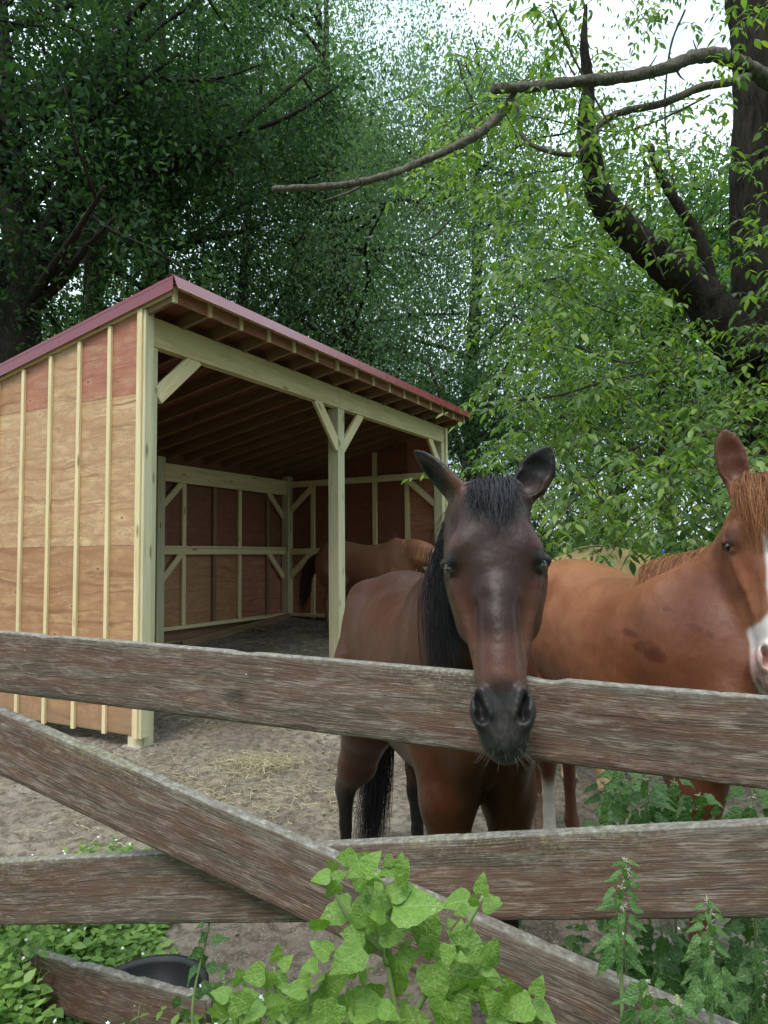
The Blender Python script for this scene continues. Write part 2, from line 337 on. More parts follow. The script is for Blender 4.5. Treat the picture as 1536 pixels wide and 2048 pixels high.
# roof deck and metal roof with standing ribs
def slab(name, u0, u1, v0, v1, dz0, dz1, mat):
    V = [(u, v, RT(v) + dz) for u in (u0, u1) for v in (v0, v1) for dz in (dz0, dz1)]
    return obj(name, np_mesh(name, V, BOXF, mat), shed)
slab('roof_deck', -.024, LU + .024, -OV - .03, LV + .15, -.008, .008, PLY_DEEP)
slab('metal_roof', -.05, LU + .05, -OV - .05, LV + .2, .034, .042, METAL)
for k in range(26): u = .2 + k * (LU - .4) / 25; slab('roof_rib', u - .012, u + .012, -OV - .05, LV + .2, .0425, .062, METAL)
def trim(name, prof, a, b, out):
    """L-shaped metal trim: prof = [(outward, up)...] swept from a to b"""
    a, b, out = Vector(a), Vector(b), Vector(out); n = len(prof); t = .003
    pr = prof + [(x - t, z - t) for x, z in reversed(prof)]
    V = [p + out * x + Vector((0, 0, z)) for p in (a, b) for x, z in pr]; k = len(pr)
    F = [(i, (i + 1) % k, k + (i + 1) % k, k + i) for i in range(k)]
    F += [(0, i, i + 1, k - 1 - 0) for i in range(0)]
    F += [(i, k - 1 - i, k - 2 - i, i + 1) for i in range(n - 1)] + [(k + i, k + i + 1, 2 * k - 2 - i, 2 * k - 1 - i) for i in range(n - 1)]
    return obj(name, np_mesh(name, [tuple(v) for v in V], F, METAL), shed)
PR = [(-.12, .066), (.0, .066), (.012, .05), (.012, -.05), (.022, -.064)]
PR2 = [(-.05, .056), (.0, .066), (.024, .052), (.064, -.048), (.08, -.062)]
trim('rake_trim', PR, (-.036, -OV - .055, RT(-OV - .055) + .005), (-.036, LV + .2, RT(LV + .2) + .005), (-1, 0, 0))
trim('rake_trim', PR, (LU + .036, LV + .2, RT(LV + .2) + .005), (LU + .036, -OV - .055, RT(-OV - .055) + .005), (1, 0, 0))
trim('eave_trim', PR2, (LU + .05, -OV - .04, RT(-OV) + .015), (-.047, -OV - .04, RT(-OV) + .015), (0, -1, 0))
for k in range(17):                      # screws along the eave trim
    u = .1 + k * .36; m = MB(); m.tube([(u, -OV - .10, RT(-OV) - .045), (u, -OV - .112, RT(-OV) - .045)], [.009, .006], 6); obj('screw', m.mesh('screw', METAL), shed)
# back wall (v = LV): sheets in two rows
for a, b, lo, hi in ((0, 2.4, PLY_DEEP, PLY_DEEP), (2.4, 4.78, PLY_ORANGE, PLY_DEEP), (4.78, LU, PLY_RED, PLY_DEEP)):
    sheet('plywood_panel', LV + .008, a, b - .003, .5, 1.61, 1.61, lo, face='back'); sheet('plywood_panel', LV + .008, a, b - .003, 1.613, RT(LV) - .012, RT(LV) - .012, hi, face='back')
for u in (.5, 1.2, 1.9, 2.5, 3.56, 4.2, 4.78, 5.5): sb('stud', (u, LV - .022, .5), (u, LV - .022, 2.6), .075, .042, LUMBER if u in (3.56, 4.78) else INNER, up=(1, 0, 0))
sb('top_beam', (.15, LV - .10, 2.70), (LU - .15, LV - .10, 2.70), .25, .045, LUMBER)
sb('girt', (.15, LV - .07, 1.605), (LU - .15, LV - .07, 1.605), .09, .042, LUMBER)
sb('girt', (.15, LV - .07, 1.668), (LU - .15, LV - .07, 1.668), .030, .09, LUMBER)
sb('base_rail', (.15, LV - .07, .535), (LU - .15, LV - .07, .535), .05, .09, LUMBER)
sb('skirt_board', (.15, LV + .0, .42), (LU - .15, LV + .0, .42), .16, .03, INNER); sb('skirt_board', (.15, LV + .02, .24), (LU - .15, LV + .02, .24), .17, .03, INNER)
for (u0, s_) in ((3.07, 1), (LU - .16, -1), (.16, 1), (2.93, -1)):
    brace((u0, LV - .06, 2.2), (u0 + s_ * .45, LV - .06, 2.62), .09); brace((u0, LV - .06, 1.17), (u0 + s_ * .42, LV - .06, 1.58), .09)
# right end wall (u = LU) seen from inside
for a, b, lo, hi in ((0, .66, PLY_RED, PLY_RED), (.66, 1.9, PLY_DEEP, PLY_DEEP), (1.9, LV, PLY_RED, PLY_DEEP)):
    sheet('plywood_panel', LU - .006, a, b - .003, .35, 1.61, 1.61, lo); sheet('plywood_panel', LU - .006, a, b - .003, 1.613, RT(a) - .05, RT(b) - .05, hi)
for v, z1 in ((.66, 2.74), (1.25, 3.2), (2.46, 2.72)): sb('stud', (LU - .034, v, .45), (LU - .034, v, z1), .075, .042, LUMBER, up=(0, 1, 0))
sb('girt', (LU - .085, .14, 2.76), (LU - .085, LV - .15, 2.76), .1, .042, LUMBER); sb('girt', (LU - .085, .14, 1.605), (LU - .085, LV - .15, 1.605), .1, .042, LUMBER)
sb('base_rail', (LU - .085, .14, .535), (LU - .085, LV - .15, .535), .05, .09, LUMBER); sb('skirt_board', (LU - .02, .14, .36), (LU - .02, LV - .15, .36), .26, .03, INNER)
for (v0, s_) in ((LV - .15, -1), (.14, 1)):
    brace((LU - .09, v0, 2.3), (LU - .09, v0 + s_ * .5, 2.72), .09); brace((LU - .09, v0, 1.17), (LU - .09, v0 + s_ * .42, 1.56), .09)
# inside of the left wall
for v in (.8, 1.6, 2.4): sb('stud', (.036, v, .15), (.036, v, RT(v) - .17), .09, .042, INNER, up=(0, 1, 0))
sb('girt', (.08, .2, 1.6), (.08, LV - .2, 1.6), .1, .042, INNER)
# loose planks lying along the back wall
for i, (a, b) in enumerate((((3.3, 2.78, .30), (5.9, 2.86, .50)), ((3.2, 2.70, .25), (5.4, 2.8, .42)), ((3.25, 2.62, .2), (4.6, 2.5, .3)))):
    pm = shed.matrix_basis; W = Matrix.Translation(shed.location) @ Matrix.Rotation(rad(61.4), 4, 'Z')
    o = board('plank', None, W @ Vector(a), W @ Vector(b), .14, .035, INNER, up=(0, .5, 1))
    tag(o, ['long plank leaning against the foot of the shed back wall', 'middle loose plank on the dirt along the shed back wall', 'shortest loose plank lying inside the shed nearest the opening'][i], 'plank', 'loose planks along the shed back wall')

# ------------------------------------------------------------------ fence
FL, FR = Vector((-1.155, 2.15, 0)), Vector((.762, 1.42, 0)); FU = (FR - FL).normalized(); FN = Vector((FU.y, -FU.x, 0))   # FN faces the camera
def onfence(px, py, off=0.0):
    d = P(px, py, 1.0) - CAMP; n = FN; p0 = FL + FN * off
    return CAMP + d * ((p0 - CAMP).dot(n) / d.dot(n))
def mat_fence():
    m = NB('weathered_fence_stain', .85, .2)
    c0 = m.coord((1, 1, 1)); 
    warp = m.n('ShaderNodeVectorMath', {0: m.noise(m.coord((2.2, 6, 3)), 1.0, 3, .5, out='Color'), 1: (0, .04, 0)}, operation='MULTIPLY').outputs[0]
    cw = m.n('ShaderNodeVectorMath', {0: c0, 1: warp}, operation='ADD').outputs[0]
    sc = lambda s: m.n('ShaderNodeVectorMath', {0: cw, 1: s}, operation='MULTIPLY').outputs[0]
    grain = m.noise(sc((3.5, 260, 30)), 1.0, 3, .6); grain2 = m.noise(sc((14, 420, 60)), 1.0, 3, .7); mid = m.noise(sc((2.2, 18, 8)), 1.0, 6, .65)
    big = m.noise(m.coord((1.5, 7, 4)), 1.0, 4, .6); patch = m.noise(m.coord((11, 50, 20)), 1.0, 7, .75, .8)
    col = m.ramp(big, [(.3, (.115, .064, .046)), (.5, (.155, .088, .064)), (.72, (.155, .105, .078))])
    col = m.mix(m.ramp(mid, [(.47, 0.0), (.62, .9)]), col, (.115, .094, .075))
    col = m.mix(m.ramp(grain, [(.36, .6), (.48, 0.0)]), col, (.04, .031, .026))
    wear = m.math('MULTIPLY', m.ramp(patch, [(.47, 0.0), (.66, 1.0)]), m.ramp(grain2, [(.4, 0.0), (.58, 1.0)]))
    col = m.mix(m.math('MULTIPLY', wear, .8), col, (.42, .35, .29))
    fl = m.math('MULTIPLY', m.ramp(grain2, [(.57, 0.0), (.65, .65)]), m.ramp(mid, [(.4, .25), (.6, 1.0)])); col = m.mix(fl, col, (.42, .34, .28))
    # knots
    k = m.n('ShaderNodeTexVoronoi', {'Vector': m.coord((2.3, 6.5, 0)), 'Scale': 1.0}); kd = k.outputs['Distance']; rare = m.math('GREATER_THAN', m.sep(k.outputs['Color'])[0], .45)
    kd2 = m.math('ADD', kd, m.math('MULTIPLY', m.math('SUBTRACT', patch, .5), .12))
    col = m.mix(m.math('MULTIPLY', m.ramp(kd2, [(.05, .8), (.13, 0.0)]), rare), col, (.045, .037, .032))
    # grey, lichened upper edge
    yy = m.attr('edge'); ln = m.noise(c0, 55, 5, .7)
    e1 = m.math('MULTIPLY', yy, m.ramp(ln, [(.3, .75), (.6, 1.0)])); col = m.mix(e1, col, m.ramp(ln, [(.35, (.14, .125, .105)), (.55, (.24, .225, .19)), (.72, (.40, .39, .34))]))
    lz = m.attr('lich'); lp = m.math('MULTIPLY', lz, m.ramp(m.noise(c0, 120, 3, .6), [(.52, 0.0), (.6, 1.0)])); col = m.mix(lp, col, m.ramp(m.noise(c0, 9, 2), [(.45, (.42, .44, .36)), (.6, (.42, .43, .13))]))
    v = m.n('ShaderNodeTexVoronoi', {'Vector': m.coord((16, 16, 4)), 'Scale': 1.0}); sp = m.math('MULTIPLY', m.math('LESS_THAN', m.math('ADD', v.outputs['Distance'], m.math('MULTIPLY', ln, .12)), .09), m.math('GREATER_THAN', m.sep(v.outputs['Color'])[1], .72))
    col = m.mix(sp, col, (.6, .6, .55))
    m.col(col); h = m.math('ADD', m.math('MULTIPLY', grain, .8), m.math('ADD', m.math('MULTIPLY', grain2, .5), m.math('MULTIPLY', patch, .7))); m.bump(h, .004, .8); return m.m
FENCE = mat_fence()
def old_board(name, parent, a, b, width, thick, seed, step=.01):
    """weathered plank: a..b is the TOP FRONT edge; rough rounded section swept with noise"""
    a, b = Vector(a), Vector(b); xd = (b - a).normalized(); z = FN.copy(); y = z.cross(xd).normalized(); Lb = (b - a).length
    sec = []; r = .0045
    ny, nz_ = 14, 5
    for i in range(ny + 1): sec.append((-width + r + (width - 2 * r) * i / ny, 0, 0))
    for t in (.35, .7): sec.append((-r + r * sin(t * pi / 2), -r + r * cos(t * pi / 2), .5))
    for i in range(nz_ + 1): sec.append((0, -r - (thick - 2 * r) * i / nz_, 1))
    sec.append((-r, -thick, .5)); sec.append((-width + r, -thick, 0)); sec.append((-width, -thick + r, 0)); sec.append((-width, -r, 0))
    S = np.array(sec); ns = len(S); xs = np.arange(0, Lb + step, step); nx = len(xs)
    X = np.repeat(xs[:, None], ns, 1); Y = np.repeat(S[None, :, 0], nx, 0); ZZ = np.repeat(S[None, :, 1], nx, 0)
    bow = .006 * vnoise(xs, 0 * xs + seed, 0, 1.3)[:, None]
    top = (S[:, 0] > -r * 1.2)[None]
    chip = np.maximum(0, vnoise(X, 0 * X + seed * 3.1, 0, 9) - .27) * .05 + np.maximum(0, vnoise(X, 0 * X + seed * 1.7, 0, 31) - .3) * .02
    Y = Y + bow - np.where(top, chip, 0) + .0012 * vnoise(X * 3, Y * 90, ZZ * 60 + seed, 12); ZZ = ZZ + .0016 * vnoise(X * .5, Y * 12, seed, 20) + .0012 * vnoise(X, Y, ZZ + seed, 60)
    V = np.stack([X, Y, ZZ], -1).reshape(-1, 3); i = np.arange(nx - 1)[:, None] * ns; j = np.arange(ns)[None]; j2 = (j + 1) % ns
    F = np.stack([i + j, i + ns + j, i + ns + j2, i + j2], -1).reshape(-1, 4)
    V = np.vstack([V, [[0, -width / 2, -thick / 2], [Lb, -width / 2, -thick / 2]]]); c0 = nx * ns
    F = np.vstack([F, [[c0, k, (k + 1) % ns, c0] for k in range(0)] or np.zeros((0, 4), int)])
    mb = MB(); mb.add(V, F); mb.Q.append(np.array([[c0, k, (k + 1) % ns, (k + 1) % ns] for k in range(ns)] + [[c0 + 1, (nx - 1) * ns + (k + 1) % ns, (nx - 1) * ns + k, (nx - 1) * ns + k] for k in range(ns)]))
    edge = np.clip(np.repeat(S[None, :, 2], nx, 0) + .55 * np.exp(Y / .012) * (ZZ > -.004) * (1 + 2 * vnoise(X, Y, seed, 25)), 0, 1); lich = np.exp(Y / .035) * sstep(.0, .25, vnoise(X, 0 * X + seed * 2, 0, 3.2) + .12) * (1.0 if seed < 2 else .35) * (sstep(1.5, 2.2, X) if seed < 2 else 1)
    edge = np.append(edge.ravel(), [0, 0]); lich = np.append(np.clip(lich, 0, 1).ravel(), [0, 0])
    M = Matrix(((xd.x, y.x, z.x, a.x), (xd.y, y.y, z.y, a.y), (xd.z, y.z, z.z, a.z), (0, 0, 0, 1)))
    return obj(name, mb.mesh(name, FENCE, True, {'edge': ('FLOAT', edge), 'lich': ('FLOAT', lich)}), parent, M)
fence = empty('board_fence', (0, 0, 0)); tag(fence, 'weathered brown board fence with two rails and a slanting brace in front of the horses', 'fence')
def ext(a, b, ea, eb): d = (b - a).normalized(); return a - d * ea, b + d * eb
a, b = ext(onfence(0, 1265), onfence(1536, 1395), .5, .45); TOPA, TOPB = a, b
old_board('top_rail', fence, a, b, .178, .038, 1.3)
a, b = ext(onfence(0, 1724), onfence(1536, 1647), .5, .45); old_board('lower_rail', fence, a, b, .178, .038, 5.1)
a, b = ext(onfence(0, 1424, .041), onfence(1430, 2048, .041), .25, .6); old_board('brace_board', fence, a, b, .172, .038, 9.7)
for p in (TOPA + FU * .06, TOPB - FU * .06):
    q = p - FN * .095; board('fence_post', fence, (q.x, q.y, -.05), (q.x, q.y, 1.36), .10, .10, TREATED, up=FU)
# low edging board and rubber tub at lower left
eb = old_board('edging_board', None, P(40, 1899, 2.30), P(390, 1985, 1.98), .16, .03, 3.3); tag(eb, 'low weathered board on edge in the weeds at lower left', 'board')
# ------------------------------------------------------------------ horses: one signed-distance field per body, meshed with surface nets
class SDF:
    def __init__(s, xs, ys, zs):
        s.ax = [np.asarray(a, np.float32) for a in (xs, ys, zs)]; s.D = np.full([len(a) for a in s.ax], .5, np.float32)
    def ap(s, fn, lo, hi, k=.03, op='u'):
        m = k + .02; R = [slice(max(0, int(np.searchsorted(a, l - m)) - 1), int(np.searchsorted(a, h + m)) + 1) for a, l, h in zip(s.ax, lo, hi)]
        X, Y, Z = s.ax[0][R[0]][:, None, None], s.ax[1][R[1]][None, :, None], s.ax[2][R[2]][None, None, :]
        if min(X.size, Y.size, Z.size) == 0: return
        d = fn(X, Y, Z).astype(np.float32); D = s.D[R[0], R[1], R[2]]
        if op == 'u': h = np.maximum(k - np.abs(D - d), 0) / k; D[...] = np.minimum(D, d) - h * h * k * .25
        else: d = -d; h = np.maximum(k - np.abs(D - d), 0) / k; D[...] = np.maximum(D, d) + h * h * k * .25
    def ell(s, c, r, R=None, k=.03, op='u'):
        c = Vector(c); R = R or Matrix.Identity(3); T = R.transposed(); mr = [sum(abs(R[i][j]) * r[j] for j in range(3)) for i in range(3)]
        def fn(X, Y, Z):
            x, y, z = X - c.x, Y - c.y, Z - c.z; q = [T[i][0] * x + T[i][1] * y + T[i][2] * z for i in range(3)]
            k0 = np.sqrt(sum((q[i] / r[i]) ** 2 for i in range(3))) + 1e-6; k1 = np.sqrt(sum((q[i] / r[i] ** 2) ** 2 for i in range(3))) + 1e-6
            return k0 * (k0 - 1) / k1
        s.ap(fn, [c[i] - mr[i] for i in range(3)], [c[i] + mr[i] for i in range(3)], k, op)
    def cone(s, a, b, ra, rb, k=.03, op='u'):
        a, b = Vector(a), Vector(b); ba = b - a; l2 = ba.dot(ba); r = max(ra, rb)
        def fn(X, Y, Z):
            x, y, z = X - a.x, Y - a.y, Z - a.z; t = np.clip((x * ba.x + y * ba.y + z * ba.z) / l2, 0, 1)
            return np.sqrt((x - t * ba.x) ** 2 + (y - t * ba.y) ** 2 + (z - t * ba.z) ** 2) - (ra + (rb - ra) * t)
        s.ap(fn, [min(a[i], b[i]) - r for i in range(3)], [max(a[i], b[i]) + r for i in range(3)], k, op)
    def chain(s, pts, rs, k=.03):
        for i in range(len(pts) - 1): s.cone(pts[i], pts[i + 1], rs[i], rs[i + 1], k)
    def loft(s, O, R, tab, p=2.2, k=.03, kind='lat'):
        """R columns: axis along, lateral, third; tab rows: along, half-width, third low, third high, lateral centre"""
        O = Vector(O); T = R.transposed(); tab = np.array(tab, float); al = tab[:, 0]; fine = np.linspace(al[0], al[-1], 60)
        sp = [smooth_interp(al, tab[:, j], fine) for j in range(1, tab.shape[1])]
        def fn(X, Y, Z):
            x, y, z = X - O.x, Y - O.y, Z - O.z; q = [T[i][0] * x + T[i][1] * y + T[i][2] * z for i in range(3)]
            t = np.clip(q[0], al[0], al[-1]); w = np.interp(t, fine, sp[0]); lo = np.interp(t, fine, sp[1]); hi = np.interp(t, fine, sp[2]); c = (lo + hi) / 2; h = (hi - lo) / 2
            cx = np.interp(t, fine, sp[3]) if len(sp) > 3 else 0
            n = (np.abs((q[1] - cx) / w) ** p + np.abs((q[2] - c) / h) ** p) ** (1 / p); d = (n - 1) * np.minimum(w, h)
            e = np.abs(q[0] - t); return np.where(e > 0, np.sqrt(np.maximum(d, 0) ** 2 + e ** 2) + np.minimum(d, 0) * (e < .001), d)
        cs = [O + R @ Vector((a, b, c)) for a in (al[0], al[-1]) for b in (-tab[:, 1].max() - .05, tab[:, 1].max() + .05) for c in (tab[:, 2].min(), tab[:, 3].max())]
        s.ap(fn, [min(c[i] for c in cs) for i in range(3)], [max(c[i] for c in cs) for i in range(3)], k)
    def mesh(s):
        D = s.D; nx, ny, nz_ = D.shape; ins = D < 0
        cnt = np.zeros((nx - 1, ny - 1, nz_ - 1), np.int8)
        for i in (0, 1):
            for j in (0, 1):
                for l in (0, 1): cnt += ins[i:nx - 1 + i, j:ny - 1 + j, l:nz_ - 1 + l]
        A = np.argwhere((cnt > 0) & (cnt < 8)); idx = np.full(cnt.shape, -1, np.int32); idx[tuple(A.T)] = np.arange(len(A))
        off = [(i, j, l) for i in (0, 1) for j in (0, 1) for l in (0, 1)]; C = np.stack([D[A[:, 0] + o[0], A[:, 1] + o[1], A[:, 2] + o[2]] for o in off], 1)
        S = np.zeros((len(A), 3)); N = np.zeros(len(A))
        for a in range(8):
            for b in range(a + 1, 8):
                df = np.array(off[b]) - np.array(off[a])
                if abs(df).sum() != 1: continue
                va, vb = C[:, a], C[:, b]; m = (va < 0) != (vb < 0); t = np.where(m, va / np.where(m, va - vb, 1), 0)
                S += m[:, None] * (np.array(off[a])[None] + t[:, None] * df[None]); N += m
        G = A + S / N[:, None]; V = np.stack([np.interp(G[:, i], np.arange(len(s.ax[i])), s.ax[i]) for i in range(3)], 1)
        Fs = []
        for ax in range(3):
            sl0 = [slice(1, -1)] * 3; sl1 = [slice(1, -1)] * 3; sl0[ax] = slice(0, -1); sl1[ax] = slice(1, None)
            a, b = ins[tuple(sl0)], ins[tuple(sl1)]; E = np.argwhere(a != b); 
            if not len(E): continue
            st = a[tuple(E.T)]; base = E.copy(); o1, o2 = (ax + 1) % 3, (ax + 2) % 3
            base[:, o1] += 1; base[:, o2] += 1
            def g(d1, d2): q = base.copy(); q[:, o1] += d1; q[:, o2] += d2; return idx[tuple(q.T)]
            q = np.stack([g(-1, -1), g(0, -1), g(0, 0), g(-1, 0)], 1); q[~st] = q[~st][:, ::-1]; Fs.append(q)
        F = np.vstack(Fs); F = F[(F >= 0).all(1)]; return V, F
def smooth_interp(x, y, f):
    m = np.gradient(y, x); i = np.clip(np.searchsorted(x, f) - 1, 0, len(x) - 2); h = x[i + 1] - x[i]; t = (f - x[i]) / h
    d = (y[1:] - y[:-1]) / (x[1:] - x[:-1]); m[1:-1] = np.where(d[:-1] * d[1:] > 0, m[1:-1], 0)
    return (2 * t ** 3 - 3 * t ** 2 + 1) * y[i] + (t ** 3 - 2 * t ** 2 + t) * h * m[i] + (-2 * t ** 3 + 3 * t ** 2) * y[i + 1] + (t ** 3 - t ** 2) * h * m[i + 1]
def smooth_mesh(V, F, it, w=None):
    e = np.vstack([F[:, [0, 1]], F[:, [1, 2]], F[:, [2, 3]], F[:, [3, 0]]]); n = np.bincount(e[:, 0], minlength=len(V)) + np.bincount(e[:, 1], minlength=len(V))
    for _ in range(it):
        A = np.stack([np.bincount(e[:, 0], V[e[:, 1], i], len(V)) + np.bincount(e[:, 1], V[e[:, 0], i], len(V)) for i in range(3)], 1) / np.maximum(n, 1)[:, None]
        V = V + .5 * (A - V) * (1 if w is None else w[:, None])
    return V
def graded(lo, hi, flo, fhi, h, H):
    """axis coordinates, step h inside [flo, fhi], growing to H outside"""
    out = list(np.arange(flo, fhi, h)); x, st = out[-1], h
    while x < hi: st = min(H, st * 1.12); x += st; out.append(x)
    pre = []; x, st = flo, h
    while x > lo: st = min(H, st * 1.12); x -= st; pre.append(x)
    return np.array(pre[::-1] + out)
def hframe(down, face):
    """columns: along the face (poll to lips), lateral, out of the face"""
    a = Vector(down).normalized(); f = Vector(face); f = (f - a * f.dot(a)).normalized(); s = f.cross(a).normalized(); return Matrix((a, s, f)).transposed()
HEADT = [(-.03, .045, -.10, -.035), (.0, .066, -.125, -.012), (.05, .084, -.15, -.004), (.10, .108, -.19, .002), (.15, .124, -.235, .004), (.19, .128, -.26, .003), (.24, .117, -.265, .0), (.28, .100, -.255, -.001),
         (.34, .083, -.215, .0), (.40, .069, -.165, .0), (.45, .060, -.135, .002), (.49, .056, -.125, .003), (.52, .057, -.122, .003), (.55, .059, -.12, -.001), (.58, .057, -.118, -.009), (.605, .050, -.112, -.022), (.63, .038, -.10, -.038), (.645, .018, -.085, -.055)]
def head_sdf(s, O, R, sc=1.0, ears=((1, (.0, .035, -.065), (-.19, .045, .015), (0, .5, 1)), (-1, (.0, -.035, -.065), (-.19, -.045, .015), (0, -.5, 1))), detail=True):
    """O poll point; R head frame; ears: side, base, tip, opening direction (head coordinates)"""
    W = lambda a, b, c: Vector(O) + R @ Vector((a * sc, b * sc, c * sc)); r3 = lambda *q: tuple(x * sc for x in q)
    rotf = lambda ang, ax='Z': R @ Matrix.Rotation(ang, 3, ax)
    tab = [(a * sc, b * sc, c * sc, d * sc) for a, b, c, d in HEADT]
    s.loft(O, R, tab, 2.35, .05 * sc)
    for sg in (1, -1):
        s.ell(W(.145, sg * .080, -.035), r3(.055, .032, .03), rotf(sg * .25), k=.035 * sc)              # brow
        s.ell(W(.255, sg * .078, -.15), r3(.085, .03, .085), R, k=.04 * sc)                             # cheek plate
        s.cone(W(.235, sg * .097, -.055), W(.40, sg * .058, -.045), .012 * sc, .007 * sc, .022 * sc)     # facial crest
        s.ell(W(.09, sg * .108, -.045), r3(.032, .014, .020), R, .03 * sc, 'd')                         # hollow above the eye
        s.ell(W(.40, sg * .062, -.015), r3(.10, .016, .02), rotf(sg * .12), .03 * sc, 'd')               # hollow beside the nasal bone
    s.cone(W(.28, 0, -.034), W(.47, 0, -.028), .038 * sc, .036 * sc, .035 * sc)                          # nasal bone
    for sg in (1, -1):
        if detail:
            s.ell(W(.192, sg * .116, -.052), r3(.027, .019, .026), rotf(0), .010 * sc, 'd')              # socket
            s.cone(W(.188, sg * .097, -.024), W(.180, sg * .122, -.056), .011 * sc, .0115 * sc, .012 * sc) # upper lid
            s.cone(W(.180, sg * .122, -.056), W(.190, sg * .120, -.085), .0115 * sc, .007 * sc, .010 * sc)
            s.cone(W(.212, sg * .104, -.032), W(.212, sg * .117, -.07), .006 * sc, .006 * sc, .012 * sc)  # lower lid
        s.ell(W(.545, sg * .047, -.02), r3(.042, .024, .032), R, .022 * sc)                              # nostril flare
        s.cone(W(.508, sg * .046, -.004), W(.545, sg * .060, -.022), .010 * sc, .009 * sc, .012 * sc)
        s.cone(W(.505, sg * .040, .000), W(.555, sg * .030, .000), .009 * sc, .010 * sc, .014 * sc)
        s.ell(W(.538, sg * .0475, .004), r3(.032, .0085, .03), rotf(-sg * .28), .009 * sc, 'd')          # nostril opening
        s.ell(W(.560, sg * .044, -.004), r3(.013, .013, .024), R, .010 * sc, 'd')
    s.ell(W(.600, 0, -.04), r3(.036, .046, .030), R, .025 * sc)                                         # upper lip
    s.ell(W(.615, 0, -.085), r3(.030, .036, .030), R, .020 * sc)                                        # chin
    if detail:
        for sg in (1, -1): s.cone(W(.628, 0, -.060), W(.585, sg * .056, -.075), .0045 * sc, .005 * sc, .008 * sc, 'd')
        s.cone(W(.565, 0, .004), W(.615, 0, -.012), .003 * sc, .003 * sc, .012 * sc, 'd')
    for sg, eb, et, eo in ears:
        B, Tp = W(*eb), W(*et); ax = (Tp - B); Le = ax.length; ax.normalize(); o = R @ Vector(eo); o = (o - ax * o.dot(ax)).normalized(); l = ax.cross(o)
        RE = Matrix((ax, l, o)).transposed()
        et_ = [(-.02, .032, -.028, .020), (.02, .036, -.030, .022), (.3 * Le, .047, -.028, .020), (.55 * Le, .049, -.024, .012), (.75 * Le, .041, -.018, .006), (.9 * Le, .026, -.011, .002), (1.0 * Le, .008, -.005, .0)]
        s.loft(B, RE, [(a, b * sc, c * sc, d * sc) for a, b, c, d in et_], 2.0, .018 * sc)
        if detail:
            for q, rr, dd in ((.36, .033, .010), (.6, .036, .007), (.78, .026, .004)): s.ell(B + ax * (Le * q) + o * (.013 * sc), (Le * .24, rr * sc, (.022 if q < .7 else .014) * sc), RE, .006 * sc, 'd')
BODY = [(-.79, .06, 1.02, 1.20), (-.74, .14, .93, 1.29), (-.66, .21, .86, 1.37), (-.55, .255, .84, 1.42), (-.42, .27, .84, 1.44), (-.28, .265, .82, 1.425), (-.1, .27, .78, 1.385), (.1, .28, .74, 1.365),
        (.3, .265, .73, 1.39), (.44, .225, .75, 1.43), (.56, .195, .80, 1.41), (.68, .17, .87, 1.32), (.76, .11, .93, 1.2)]
